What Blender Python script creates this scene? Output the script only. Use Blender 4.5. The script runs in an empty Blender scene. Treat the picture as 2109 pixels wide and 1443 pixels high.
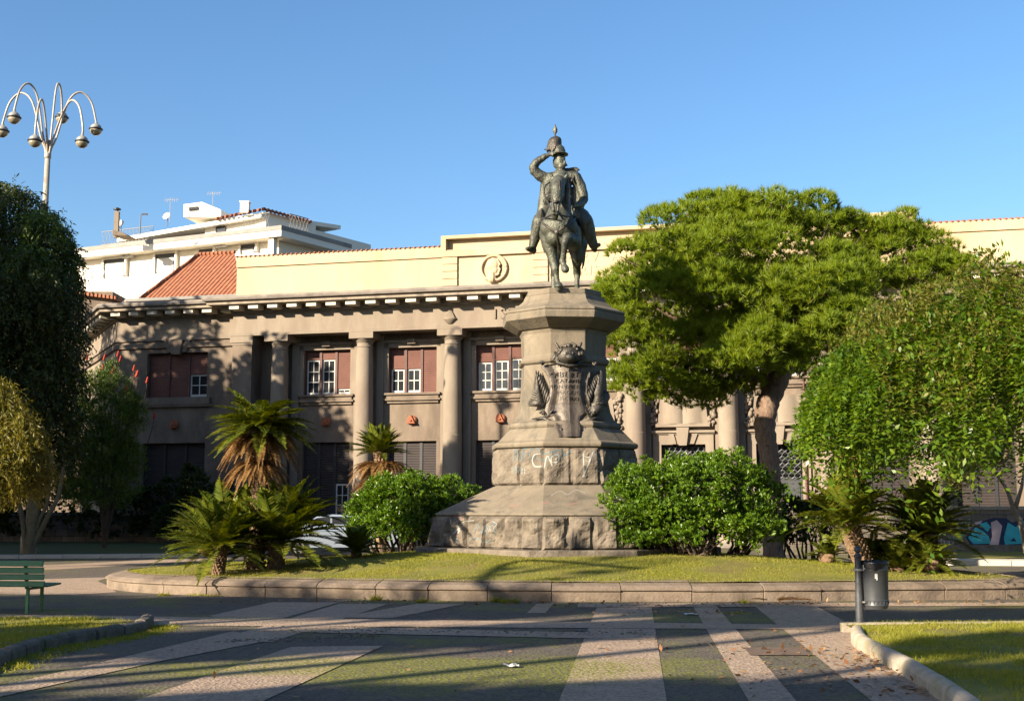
import bpy, bmesh, math, random
import numpy as np
from mathutils import Vector, Matrix, noise
from mathutils.bvhtree import BVHTree
random.seed(7)
PI = math.pi
SC = bpy.context.scene
COL = SC.collection
# ------------------------------------------------------------------ camera
FPX, PITCH, EYE = 2546.0, math.radians(7.35), 1.6
cam_d = bpy.data.cameras.new('camera')
cam = bpy.data.objects.new('camera', cam_d); COL.objects.link(cam)
cam.location = (0, 0, EYE); cam.rotation_euler = (PI/2 + PITCH, 0, 0)
cam_d.sensor_width = 36; cam_d.lens = FPX/2109*36; cam_d.clip_end = 2000
SC.camera = cam
def ray(px, py):
    x = (px-1054.5)/FPX; y = (721.5-py)/FPX
    return (x, math.cos(PITCH)-y*math.sin(PITCH), math.sin(PITCH)+y*math.cos(PITCH))
def G(px, py, z=0.0):          # survey of the site: point on level ground
    d = ray(px, py); t = (z-EYE)/d[2]; return Vector((d[0]*t, d[1]*t, z))
def AT(px, py, Y):             # survey point at a given distance
    d = ray(px, py); t = Y/d[1]; return Vector((d[0]*t, Y, EYE+d[2]*t))
# ------------------------------------------------------------------ light
EL, AZ = math.radians(21.5), math.radians(50)     # sun stands to the left behind the camera
to_sun = Vector((-math.sin(AZ)*math.cos(EL), -math.cos(AZ)*math.cos(EL), math.sin(EL)))
sd = bpy.data.lights.new('sun', 'SUN'); sd.energy = 5.0; sd.angle = math.radians(0.55); sd.color = (1.0, 0.86, 0.66)
sun = bpy.data.objects.new('sun', sd); COL.objects.link(sun)
sun.rotation_euler = to_sun.to_track_quat('Z', 'Y').to_euler()
W = bpy.data.worlds.new('World'); SC.world = W; W.use_nodes = True
wn = W.node_tree.nodes; wl = W.node_tree.links
bg = wn['Background']; sky = wn.new('ShaderNodeTexSky'); sky.sky_type = 'NISHITA'; sky.sun_disc = False
sky.sun_elevation = EL; sky.sun_rotation = math.atan2(to_sun.x, to_sun.y)
sky.air_density = 1.0; sky.dust_density = 1.2; sky.ozone_density = 3.0
hsv = wn.new('ShaderNodeHueSaturation'); hsv.inputs['Saturation'].default_value = 1.15; wl.new(sky.outputs[0], hsv.inputs['Color']); wl.new(hsv.outputs[0], bg.inputs[0]); bg.inputs[1].default_value = 0.067
SC.view_settings.view_transform = 'Standard'; SC.view_settings.look = 'None'
SC.view_settings.exposure = 1.72; SC.view_settings.gamma = 1.0
# ------------------------------------------------------------------ materials
def new_mat(name):
    m = bpy.data.materials.new(name); m.use_nodes = True
    nt = m.node_tree; return m, nt, nt.nodes, nt.links, nt.nodes['Principled BSDF']
def ramp(n, pts):
    r = n.new('ShaderNodeValToRGB'); e = r.color_ramp.elements
    e[0].position, e[0].color = pts[0][0], (*pts[0][1], 1)
    e[1].position, e[1].color = pts[-1][0], (*pts[-1][1], 1)
    for p, c in pts[1:-1]:
        x = e.new(p); x.color = (*c, 1)
    return r
def surf(name, c1, c2, scale=1.5, rough=.8, bump=.25, bscale=25, metallic=0, stretch=(1,1,1), detail=8, dirt=None, dscale=.5, spec=.3, extra=None):
    """two-tone weathered surface with fine bump; dirt = third colour in streaks with a shape of their own"""
    KS = .545; c1, c2 = [tuple(x*KS for x in q) for q in (c1, c2)]; dirt = tuple(x*KS for x in dirt) if dirt else None
    m, nt, n, l, b = new_mat(name)
    tc = n.new('ShaderNodeTexCoord'); mp = n.new('ShaderNodeMapping'); mp.inputs['Scale'].default_value = stretch
    l.new(tc.outputs['Object'], mp.inputs[0])
    nz = n.new('ShaderNodeTexNoise'); nz.inputs['Scale'].default_value = scale; nz.inputs['Detail'].default_value = detail
    nz.inputs['Roughness'].default_value = .65
    l.new(mp.outputs[0], nz.inputs[0])
    r = ramp(n, [(.34, c1), (.66, c2)]); l.new(nz.outputs[0], r.inputs[0])
    out = r.outputs[0]
    if dirt:
        n2 = n.new('ShaderNodeTexNoise'); n2.inputs['Scale'].default_value = dscale; n2.inputs['Detail'].default_value = 10
        n2.inputs['Roughness'].default_value = .7; n2.inputs['Distortion'].default_value = .6
        l.new(mp.outputs[0], n2.inputs[0])
        r2 = ramp(n, [(.5, (0,0,0)), (.68, (1,1,1))]); l.new(n2.outputs[0], r2.inputs[0])
        mx = n.new('ShaderNodeMix'); mx.data_type = 'RGBA'; l.new(r2.outputs[0], mx.inputs[0])
        l.new(out, mx.inputs[6]); mx.inputs[7].default_value = (*dirt, 1); out = mx.outputs[2]
    l.new(out, b.inputs['Base Color'])
    b.inputs['Roughness'].default_value = rough; b.inputs['Metallic'].default_value = metallic
    b.inputs['Specular IOR Level'].default_value = spec
    if bump:
        nb = n.new('ShaderNodeTexNoise'); nb.inputs['Scale'].default_value = bscale; nb.inputs['Detail'].default_value = 6
        l.new(tc.outputs['Object'], nb.inputs[0])
        bp = n.new('ShaderNodeBump'); bp.inputs['Strength'].default_value = bump; bp.inputs['Distance'].default_value = .03
        l.new(nb.outputs[0], bp.inputs['Height']); l.new(bp.outputs[0], b.inputs['Normal'])
    return m
def leafmat(name, cols, rough=.5, trans=.35, spec=.4, tcol=None):
    m, nt, n, l, b = new_mat(name)
    g = n.new('ShaderNodeNewGeometry')
    k = len(cols); cols = [tuple(x*.64 for x in c) for c in cols]; r = ramp(n, [(i/(k-1), c) for i, c in enumerate(cols)])
    tc = n.new('ShaderNodeTexCoord'); nz = n.new('ShaderNodeTexNoise'); nz.inputs['Scale'].default_value = .9; nz.inputs['Detail'].default_value = 3
    l.new(tc.outputs['Object'], nz.inputs[0])
    mm = n.new('ShaderNodeMath'); mm.operation = 'MULTIPLY_ADD'; mm.inputs[1].default_value = .55
    l.new(g.outputs['Random Per Island'], mm.inputs[0])
    m2 = n.new('ShaderNodeMath'); m2.operation = 'MULTIPLY'; m2.inputs[1].default_value = .5; l.new(nz.outputs[0], m2.inputs[0])
    l.new(m2.outputs[0], mm.inputs[2]); l.new(mm.outputs[0], r.inputs[0])
    l.new(r.outputs[0], b.inputs['Base Color']); b.inputs['Roughness'].default_value = rough
    b.inputs['Specular IOR Level'].default_value = spec
    t = n.new('ShaderNodeBsdfTranslucent'); mx = n.new('ShaderNodeMixShader'); mx.inputs[0].default_value = trans
    hs = n.new('ShaderNodeHueSaturation'); hs.inputs['Value'].default_value = 1.5; hs.inputs['Saturation'].default_value = 1.1; hs.inputs['Hue'].default_value = .485
    l.new(r.outputs[0], hs.inputs['Color']); l.new(hs.outputs[0], t.inputs[0])
    l.new(b.outputs[0], mx.inputs[1]); l.new(t.outputs[0], mx.inputs[2])
    l.new(mx.outputs[0], n['Material Output'].inputs[0])
    return m
def plain(name, c, rough=.6, metallic=0, spec=.4):
    return surf(name, tuple(x*.85 for x in c), tuple(min(1, x*1.1) for x in c), 3, rough, .08, 40, metallic, spec=spec)
M = {}
M['cream'] = surf('cream_plaster', (.70,.53,.33), (.77,.61,.40), .35, .9, .1, 30, stretch=(1,1,.4), dirt=(.56,.41,.25), dscale=.25)
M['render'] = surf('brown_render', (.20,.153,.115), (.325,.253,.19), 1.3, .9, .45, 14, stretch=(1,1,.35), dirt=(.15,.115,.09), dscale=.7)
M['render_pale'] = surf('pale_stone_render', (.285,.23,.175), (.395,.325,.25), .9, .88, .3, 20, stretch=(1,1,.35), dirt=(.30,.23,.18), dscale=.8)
M['cornice'] = surf('cornice_stone', (.30,.25,.195), (.50,.41,.31), 2.2, .9, .4, 22, stretch=(1,1,.3), dirt=(.19,.165,.14), dscale=1.3)
M['cornice_dark'] = surf('cornice_top_stone', (.22,.19,.165), (.38,.33,.28), 2.0, .9, .4, 22, stretch=(1,1,2))
M['modillion'] = surf('modillion_paint', (.72,.64,.52), (.84,.76,.63), 3, .8, .1)
M['shutter'] = None
M['white_wood'] = plain('white_painted_wood', (.80,.78,.72), .5)
M['door_dark'] = None
M['terracotta'] = surf('terracotta', (.38,.12,.06), (.50,.18,.09), 6, .8, .2)
M['white_plaster'] = surf('white_plaster', (1.2,1.12,.96), (1.3,1.22,1.06), .3, .9, .05, 20)
M['grey_slab'] = surf('grey_slab', (.30,.29,.27), (.42,.40,.37), 1, .8, .1)
M['dark_metal'] = plain('dark_metal', (.05,.05,.055), .5, .3)
M['iron'] = surf('grey_painted_iron', (.07,.075,.085), (.115,.12,.13), 8, .45, .1, 30, .2)
M['bronze'] = surf('patinated_bronze', (.075,.08,.06), (.20,.205,.155), 7, .5, .7, 30, .4, stretch=(1,1,.4), dirt=(.045,.045,.04), dscale=2.2, spec=.5)
M['bronze_dark'] = surf('dark_bronze', (.06,.054,.045), (.15,.13,.105), 6, .5, .6, 26, .45, dirt=(.035,.033,.03), dscale=2.5, spec=.5)
M['plaque'] = surf('bronze_plaque', (.10,.082,.067), (.21,.175,.14), 3.0, .5, .3, 20, .3, stretch=(1,1,.4), dirt=(.07,.055,.05), dscale=2.5)
M['ped'] = surf('lava_stone_smooth', (.22,.18,.13), (.33,.275,.20), 1.6, .85, .3, 24, stretch=(1,1,.4), dirt=(.135,.12,.095), dscale=1.6)
M['ped_rough'] = surf('lava_stone_rough', (.17,.138,.105), (.31,.26,.20), 3.5, .9, 1.0, 11, dirt=(.115,.097,.08), dscale=2)
M['kerb'] = surf('kerb_stone', (.20,.15,.11), (.33,.255,.19), 2.4, .9, .5, 22, dirt=(.13,.10,.08), dscale=1.5)
M['kerb_pale'] = surf('pale_kerb_stone', (.50,.42,.32), (.66,.57,.45), 4, .85, .4, 20, dirt=(.38,.33,.15), dscale=2.0)
M['kerb_dark'] = surf('dark_kerb_stone', (.13,.11,.09), (.28,.225,.18), 4, .9, .7, 16, dirt=(.10,.12,.04), dscale=2)
M['kerb_white'] = surf('white_kerb', (.62,.57,.48), (.74,.68,.58), 2, .85, .2, 20)
M['bark'] = surf('pine_bark', (.20,.12,.085), (.42,.30,.22), 5, .95, 1.0, 9, stretch=(1.6,1.6,.5), dirt=(.10,.065,.05), dscale=5)
M['bark_pale'] = surf('pale_bark', (.28,.22,.16), (.44,.37,.28), 4, .9, .8, 14, stretch=(2,2,.5))
M['bark_dark'] = surf('dark_bark', (.07,.05,.04), (.14,.10,.075), 4, .95, .8, 12, stretch=(2,2,.5))
M['cycad_trunk'] = surf('cycad_trunk', (.17,.10,.055), (.38,.25,.15), 8, .95, .9, 20, stretch=(1,1,1.5))
M['green_paint'] = surf('green_paint', (.012,.17,.06), (.02,.22,.08), 5, .45, .1, 30, spec=.5)
M['plastic'] = surf('grey_bin_plastic', (.055,.06,.068), (.085,.09,.10), 3, .42, .05, 30, spec=.5)
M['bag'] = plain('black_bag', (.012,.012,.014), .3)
M['paper'] = plain('white_sticker', (.75,.75,.72), .7)
M['pole'] = surf('galvanised_pole', (.50,.44,.36), (.64,.57,.48), 4, .5, .1, 30, .15, dirt=(.38,.25,.17), dscale=2)
def glassy(name, c, rough=.06):
    m, nt, n, l, b = new_mat(name)
    tc = n.new('ShaderNodeTexCoord'); nz = n.new('ShaderNodeTexNoise'); nz.inputs['Scale'].default_value = 1.5
    l.new(tc.outputs['Object'], nz.inputs[0])
    r = ramp(n, [(.3, tuple(x*.6 for x in c)), (.7, c)]); l.new(nz.outputs[0], r.inputs[0]); l.new(r.outputs[0], b.inputs['Base Color'])
    b.inputs['Roughness'].default_value = rough
    bp = n.new('ShaderNodeBump'); bp.inputs['Strength'].default_value = .03; l.new(nz.outputs[0], bp.inputs['Height']); l.new(bp.outputs[0], b.inputs['Normal'])
    return m
M['glass'] = glassy('window_glass', (.025,.028,.032))
def slatmat(name, c1, c2, per, axis='Z', strength=.6):
    m = surf(name, c1, c2, 1.2, .7, 0, 20)
    nt = m.node_tree; n = nt.nodes; l = nt.links
    tc = n.new('ShaderNodeTexCoord'); w = n.new('ShaderNodeTexWave'); w.bands_direction = axis; w.inputs['Scale'].default_value = 1/per/3.14159*PI/2/PI*2*3.14159/2
    w.inputs['Scale'].default_value = .314/per
    l.new(tc.outputs['Object'], w.inputs[0])
    bp = n.new('ShaderNodeBump'); bp.inputs['Strength'].default_value = strength; bp.inputs['Distance'].default_value = .02
    l.new(w.outputs['Fac'], bp.inputs['Height']); l.new(bp.outputs[0], n['Principled BSDF'].inputs['Normal'])
    return m
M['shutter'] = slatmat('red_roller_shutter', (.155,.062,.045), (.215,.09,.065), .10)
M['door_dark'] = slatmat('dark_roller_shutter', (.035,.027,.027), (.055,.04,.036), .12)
M['stained_wood'] = plain('dark_red_mullion', (.13,.045,.035), .6)
def tilemat():
    m, nt, n, l, b = new_mat('red_roof_tiles')
    tc = n.new('ShaderNodeTexCoord')
    w = n.new('ShaderNodeTexWave'); w.bands_direction = 'X'; w.inputs['Scale'].default_value = .314/.24*1
    l.new(tc.outputs['Object'], w.inputs[0])
    w2 = n.new('ShaderNodeTexWave'); w2.wave_profile = 'SAW'; w2.bands_direction = 'Y'; w2.inputs['Scale'].default_value = .314/.38; l.new(tc.outputs['Object'], w2.inputs[0])
    nz = n.new('ShaderNodeTexNoise'); nz.inputs['Scale'].default_value = 3.5; nz.inputs['Detail'].default_value = 9; nz.inputs['Roughness'].default_value = .75; l.new(tc.outputs['Object'], nz.inputs[0])
    r = ramp(n, [(.3, (.10,.036,.018)), (.5, (.20,.065,.028)), (.7, (.29,.12,.055))]); l.new(nz.outputs[0], r.inputs[0])
    l.new(r.outputs[0], b.inputs['Base Color']); b.inputs['Roughness'].default_value = .85
    ad = n.new('ShaderNodeMath'); ad.operation = 'ADD'; l.new(w.outputs['Fac'], ad.inputs[0]); l.new(w2.outputs['Fac'], ad.inputs[1])
    bp = n.new('ShaderNodeBump'); bp.inputs['Strength'].default_value = 1; bp.inputs['Distance'].default_value = .08; l.new(ad.outputs[0], bp.inputs['Height']); l.new(bp.outputs[0], b.inputs['Normal'])
    return m
M['tiles'] = tilemat()
def groundmat(name, c1, c2, moss, mth=.56, mscale=.45, fine=28):
    """exposed-aggregate paving with patches of moss"""
    m, nt, n, l, b = new_mat(name)
    tc = n.new('ShaderNodeTexCoord')
    def nzz(s, d=6, ro=.6):
        x = n.new('ShaderNodeTexNoise'); x.inputs['Scale'].default_value = s; x.inputs['Detail'].default_value = d; x.inputs['Roughness'].default_value = ro
        l.new(tc.outputs['Object'], x.inputs[0]); return x
    v = n.new('ShaderNodeTexVoronoi'); v.inputs['Scale'].default_value = fine; l.new(tc.outputs['Object'], v.inputs[0])
    r = ramp(n, [(.0, c1), (1, c2)])
    mxa = n.new('ShaderNodeMix'); mxa.data_type = 'FLOAT'; mxa.inputs[0].default_value = .42
    big = nzz(2.2, 9, .75); l.new(v.outputs['Color'], mxa.inputs[2]); l.new(big.outputs[0], mxa.inputs[3]); l.new(mxa.outputs[0], r.inputs[0])
    mo0 = nzz(mscale, 10, .78)
    mpp = n.new('ShaderNodeMapping'); mpp.inputs['Location'].default_value = (.35/1, -12.9/1.5, 0); mpp.inputs['Scale'].default_value = (1/4.2, 1/1.5, 1); mpp.inputs['Location'].default_value = (.1, -12.9/1.5, 0)
    l.new(tc.outputs['Object'], mpp.inputs[0]); gs = n.new('ShaderNodeTexGradient'); gs.gradient_type = 'SPHERICAL'; l.new(mpp.outputs[0], gs.inputs[0])
    mo = n.new('ShaderNodeMath'); mo.operation = 'MULTIPLY_ADD'; mo.inputs[1].default_value = .30; l.new(gs.outputs['Fac'], mo.inputs[0]); l.new(mo0.outputs[0], mo.inputs[2]); r2 = ramp(n, [(mth-.04, (0,0,0)), (mth+.09, (1,1,1))]); l.new(mo.outputs[0], r2.inputs[0])
    mg = nzz(14, 4, .7); rg = ramp(n, [(.35, tuple(x*.5 for x in moss)), (.65, moss)]); l.new(mg.outputs[0], rg.inputs[0])
    sp = nzz(18, 5, .8); rs = ramp(n, [(.42, (0,0,0)), (.56, (1,1,1))]); l.new(sp.outputs[0], rs.inputs[0])
    mu = n.new('ShaderNodeMath'); mu.operation = 'MULTIPLY'; l.new(r2.outputs[0], mu.inputs[0]); l.new(rs.outputs[0], mu.inputs[1])
    mx = n.new('ShaderNodeMix'); mx.data_type = 'RGBA'; l.new(mu.outputs[0], mx.inputs[0]); l.new(r.outputs[0], mx.inputs[6]); l.new(rg.outputs[0], mx.inputs[7])
    l.new(mx.outputs[2], b.inputs['Base Color']); b.inputs['Roughness'].default_value = .9; b.inputs['Specular IOR Level'].default_value = .25
    bp = n.new('ShaderNodeBump'); bp.inputs['Strength'].default_value = .8; bp.inputs['Distance'].default_value = .012
    ad = n.new('ShaderNodeMath'); ad.operation = 'ADD'; nb = nzz(22, 6, .7); l.new(v.outputs['Distance'], ad.inputs[0]); l.new(nb.outputs[0], ad.inputs[1])
    l.new(ad.outputs[0], bp.inputs['Height']); l.new(bp.outputs[0], b.inputs['Normal'])
    return m
MOSS = (.19,.20,.018)
M['asphalt'] = groundmat('asphalt', (.02,.018,.015), (.15,.125,.10), MOSS, .53, .3)
M['paving'] = groundmat('pale_aggregate', (.13,.092,.066), (.42,.315,.23), MOSS, .58, .3)
M['far_road'] = groundmat('far_road', (.03,.03,.025), (.07,.06,.055), MOSS, .8)
M['lawn'] = surf('lawn_soil', (.18,.19,.02), (.32,.29,.05), 1.0, .95, .8, 30, dirt=(.24,.17,.07), dscale=.9)
M['grass'] = leafmat('grass_blades', [(.15,.19,.012), (.26,.29,.02), (.38,.36,.045), (.46,.38,.12)], .6, .4, .25)
M['soil_dark'] = surf('dark_lawn', (.05,.08,.015), (.10,.13,.02), 1, .95, .5, 30)
M['dead_leaf'] = leafmat('dead_leaves', [(.16,.06,.025), (.30,.13,.05), (.42,.25,.11), (.5,.36,.2)], .7, .2)
M['pine_leaf'] = leafmat('pine_needles', [(.06,.125,.006), (.15,.24,.010), (.28,.36,.018), (.42,.46,.035)], .5, .45, .3)
M['bush_leaf'] = leafmat('glossy_bush_leaves', [(.035,.10,.008), (.085,.19,.012), (.17,.29,.02), (.28,.38,.04)], .35, .35, .5)
M['weep_leaf'] = leafmat('weeping_leaves', [(.03,.09,.010), (.08,.17,.015), (.16,.26,.018), (.27,.34,.03)], .4, .4, .5)
M['weep_top'] = leafmat('weeping_tips', [(.13,.14,.02), (.20,.20,.035), (.27,.25,.06)], .5, .35, .3)
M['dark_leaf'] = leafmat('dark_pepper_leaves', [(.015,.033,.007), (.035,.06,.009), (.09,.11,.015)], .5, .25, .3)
M['yellow_leaf'] = leafmat('yellowish_leaves', [(.10,.12,.015), (.19,.17,.02), (.30,.24,.04)], .5, .35, .3)
M['brush_leaf'] = leafmat('bottlebrush_leaves', [(.04,.09,.012), (.09,.16,.02), (.17,.23,.04)], .5, .3, .3)
M['red_flower'] = leafmat('red_flowers', [(.35,.03,.02), (.55,.07,.035), (.6,.12,.06)], .6, .3, .2)
M['cycad_leaf'] = leafmat('cycad_fronds', [(.025,.06,.006), (.08,.125,.010), (.18,.20,.015), (.34,.31,.035)], .55, .25, .25)
M['cycad_dead'] = leafmat('dead_cycad_fronds', [(.12,.06,.022), (.27,.145,.05), (.42,.26,.09)], .7, .25, .2)
def flat(name, c): return plain(name, c, .75)
M['gblue'] = flat('blue_spray', (.15,.27,.33)); M['gwhite'] = flat('white_spray', (.48,.47,.43)); M['gpink'] = flat('red_spray', (.42,.20,.17))
M['gcyan'] = flat('cyan_spray', (.05,.50,.58)); M['gnavy'] = flat('navy_spray', (.015,.03,.09)); M['grose'] = flat('rose_spray', (.72,.52,.52)); M['ggreen'] = flat('green_spray', (.20,.36,.16))
# ------------------------------------------------------------------ mesh helpers
class MB:
    def __init__(s): s.v = []; s.f = []
    def add(s, vs, fs):
        o = len(s.v); s.v += [tuple(v) for v in vs]; s.f += [tuple(i+o for i in f) for f in fs]; return s
    def box(s, x0, x1, y0, y1, z0, z1):
        vs = [(x, y, z) for z in (z0, z1) for y in (y0, y1) for x in (x0, x1)]
        return s.add(vs, [(0,2,3,1), (4,5,7,6), (0,1,5,4), (2,6,7,3), (0,4,6,2), (1,3,7,5)])
    def prism(s, poly, z0, z1, axis='Z'):
        n = len(poly)
        if axis == 'Z': vs = [(x, y, z) for z in (z0, z1) for x, y in poly]
        else: vs = [(x, y, z) for y in (z0, z1) for x, z in poly]
        fs = [(i, (i+1) % n, (i+1) % n+n, i+n) for i in range(n)] + [tuple(range(n))[::-1], tuple(range(n, 2*n))]
        return s.add(vs, fs)
    def loft(s, rings, close=True, cap=True):
        n = len(rings[0]); vs = [p for r in rings for p in r]; fs = []
        for k in range(len(rings)-1):
            for i in range(n if close else n-1):
                j = (i+1) % n; fs.append((k*n+i, k*n+j, (k+1)*n+j, (k+1)*n+i))
        if cap: fs += [tuple(range(n))[::-1], tuple(range((len(rings)-1)*n, len(rings)*n))]
        return s.add(vs, fs)
    def lathe(s, prof, c=(0,0,0), seg=24, sx=1, sy=1):
        rings = [[(c[0]+r*sx*math.cos(2*PI*i/seg), c[1]+r*sy*math.sin(2*PI*i/seg), c[2]+z) for i in range(seg)] for r, z in prof]
        return s.loft(rings)
    def tube(s, path, rad, seg=8, cap=True):
        path = [Vector(p) for p in path]; n = len(path)
        if not hasattr(rad, '__len__'): rad = [rad]*n
        rings = []; up = None
        for i, p in enumerate(path):
            t = (path[min(i+1, n-1)] - path[max(i-1, 0)]).normalized()
            if up is None: up = t.orthogonal().normalized()
            a = up - t*up.dot(t); a = a.normalized() if a.length > 1e-5 else t.orthogonal().normalized(); up = a
            b = t.cross(a)
            rings.append([p + (a*math.cos(2*PI*k/seg)+b*math.sin(2*PI*k/seg))*rad[i] for k in range(seg)])
        return s.loft(rings, cap=cap)
    def ball(s, c, r, seg=12, rg=8):
        prof = [(max(1e-4, math.sin(PI*i/rg)), -math.cos(PI*i/rg)) for i in range(rg+1)]
        rr = r if hasattr(r, '__len__') else (r, r, r)
        return s.loft([[(c[0]+q*rr[0]*math.cos(2*PI*k/seg), c[1]+q*rr[1]*math.sin(2*PI*k/seg), c[2]+z*rr[2]) for k in range(seg)] for q, z in prof])
    def cap(s, a, b, ra, rb, seg=12):
        """tapered capsule"""
        a, b = Vector(a), Vector(b); d = b-a; L = d.length
        if L < 1e-4: return s.ball(a, max(ra, rb), seg)
        q = d.to_track_quat('Z', 'Y'); rings = []
        for i in range(1, 5):
            t = PI/2*i/4; rings.append((ra*math.sin(t), -ra*math.cos(t)))
        rings.insert(0, (1e-4, -ra))
        for i in range(0, 4):
            t = PI/2*i/4; rings.append((rb*math.cos(t), L+rb*math.sin(t)))
        rings.append((1e-4, L+rb))
        return s.loft([[a + q @ Vector((r*math.cos(2*PI*k/seg), r*math.sin(2*PI*k/seg), z)) for k in range(seg)] for r, z in rings])
    def build(s, name, m, parent=None, smooth=False, loc=None, kind=None, fix=True):
        me = bpy.data.meshes.new(name); me.from_pydata(s.v, [], s.f)
        if fix:
            bm = bmesh.new(); bm.from_mesh(me); bmesh.ops.recalc_face_normals(bm, faces=bm.faces); bm.to_mesh(me); bm.free()
        me.materials.append(m)
        if smooth: me.polygons.foreach_set('use_smooth', [True]*len(me.polygons))
        o = bpy.data.objects.new(name, me); COL.objects.link(o)
        if parent: o.parent = parent
        if loc is not None: o.location = loc
        if kind: o['kind'] = kind
        return o
def tag(o, label, cat, group=None):
    o['label'] = label; o['category'] = cat
    if group: o['group'] = group
    return o
def thing(name, label, cat, loc=(0,0,0), rz=0, group=None):
    o = bpy.data.objects.new(name, None); COL.objects.link(o); o.location = loc; o.rotation_euler = (0, 0, rz); o.empty_display_size = .3
    return tag(o, label, cat, group)
def copy_tree(o, parent=None):
    c = o.copy(); COL.objects.link(c); c.parent = parent
    for ch in list(o.children): copy_tree(ch, c)
    return c
def autosmooth(o, ang=35):
    me = o.data; bm = bmesh.new(); bm.from_mesh(me)
    bmesh.ops.remove_doubles(bm, verts=bm.verts, dist=1e-4)
    for f in bm.faces: f.smooth = True
    for e in bm.edges:
        e.smooth = not (len(e.link_faces) == 2 and e.calc_face_angle(0) > math.radians(ang))
    bm.to_mesh(me); bm.free(); return o
def bevel(o, w=.02, seg=2):
    m = o.modifiers.new('bevel', 'BEVEL'); m.width = w; m.segments = seg; m.limit_method = 'ANGLE'; m.angle_limit = math.radians(30); return o
def crom(pts, n=8, closed=False):
    pts = [Vector(p) for p in pts]; out = []; N = len(pts)
    rng = range(N) if closed else range(N-1)
    for i in rng:
        g = (lambda k: pts[k % N]) if closed else (lambda k: pts[max(0, min(N-1, k))])
        p0, p1, p2, p3 = g(i-1), g(i), g(i+1), g(i+2)
        for j in range(n):
            t = j/n; out.append(.5*((2*p1)+(p2-p0)*t+(2*p0-5*p1+4*p2-p3)*t*t+(3*p1-p0-3*p2+p3)*t**3))
    if not closed: out.append(pts[-1])
    return out
def sweep(mb, path, prof, closed=False, caps=True):
    """profile (outward, z) swept along an xy path; outward is to the right of travel"""
    P = [Vector((p[0], p[1])) for p in path]; n = len(P); rings = []
    for i, p in enumerate(P):
        a = P[(i-1) % n] if (closed or i > 0) else None; b = P[(i+1) % n] if (closed or i < n-1) else None
        ns = []
        if a is not None: d = (p-a).normalized(); ns.append(Vector((d.y, -d.x)))
        if b is not None: d = (b-p).normalized(); ns.append(Vector((d.y, -d.x)))
        nn = sum(ns, Vector((0, 0))); nn = nn.normalized(); k = 1/max(.3, nn.dot(ns[0]))
        rings.append([(p.x+nn.x*k*o, p.y+nn.y*k*o, z) for o, z in prof])
    if closed: rings.append(rings[0])
    mb.loft(rings, close=True, cap=caps and not closed); return mb
def holes(mb, x0, x1, z0, z1, hs, y0, y1):
    """slab from y0 (outer) to y1 with rectangular openings (xa,xb,za,zb)"""
    xs = sorted({x0, x1, *[c for h in hs for c in h[:2]]}); zs = sorted({z0, z1, *[c for h in hs for c in h[2:]]})
    xs = [x for x in xs if x0 <= x <= x1]; zs = [z for z in zs if z0 <= z <= z1]
    def solid(i, k):
        if i < 0 or k < 0 or i >= len(xs)-1 or k >= len(zs)-1: return False
        cx, cz = (xs[i]+xs[i+1])/2, (zs[k]+zs[k+1])/2
        return not any(h[0] < cx < h[1] and h[2] < cz < h[3] for h in hs)
    for i in range(len(xs)-1):
        for k in range(len(zs)-1):
            if not solid(i, k): continue
            a, b, c, d = xs[i], xs[i+1], zs[k], zs[k+1]
            mb.add([(a,y0,c), (b,y0,c), (b,y0,d), (a,y0,d)], [(0,1,2,3)])
            mb.add([(a,y1,c), (b,y1,c), (b,y1,d), (a,y1,d)], [(3,2,1,0)])
            if not solid(i-1, k): mb.add([(a,y0,c), (a,y0,d), (a,y1,d), (a,y1,c)], [(0,1,2,3)])
            if not solid(i+1, k): mb.add([(b,y0,c), (b,y1,c), (b,y1,d), (b,y0,d)], [(0,1,2,3)])
            if not solid(i, k-1): mb.add([(a,y0,c), (a,y1,c), (b,y1,c), (b,y0,c)], [(0,1,2,3)])
            if not solid(i, k+1): mb.add([(a,y0,d), (b,y0,d), (b,y1,d), (a,y1,d)], [(0,1,2,3)])
    return mb
def text_mesh(s, size, font_thick=.02, spacing=1.0, bold=0.0):
    cu = bpy.data.curves.new('t', 'FONT'); cu.body = s; cu.size = size; cu.align_x = 'CENTER'; cu.align_y = 'CENTER'
    cu.extrude = font_thick; cu.space_character = spacing; cu.offset = bold; cu.resolution_u = 2
    o = bpy.data.objects.new('t', cu); COL.objects.link(o)
    dg = bpy.context.evaluated_depsgraph_get(); me = bpy.data.meshes.new_from_object(o.evaluated_get(dg))
    bpy.data.objects.remove(o); bpy.data.curves.remove(cu); return me
def text_obj(name, s, size, m, parent, loc, rz=0, thick=.02, spacing=1.0, bold=0.0, tilt=0):
    me = text_mesh(s, size, thick, spacing, bold); me.materials.append(m)
    o = bpy.data.objects.new(name, me); COL.objects.link(o); o.parent = parent
    o.location = loc; o.rotation_euler = (PI/2+tilt, 0, rz); return o
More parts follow.
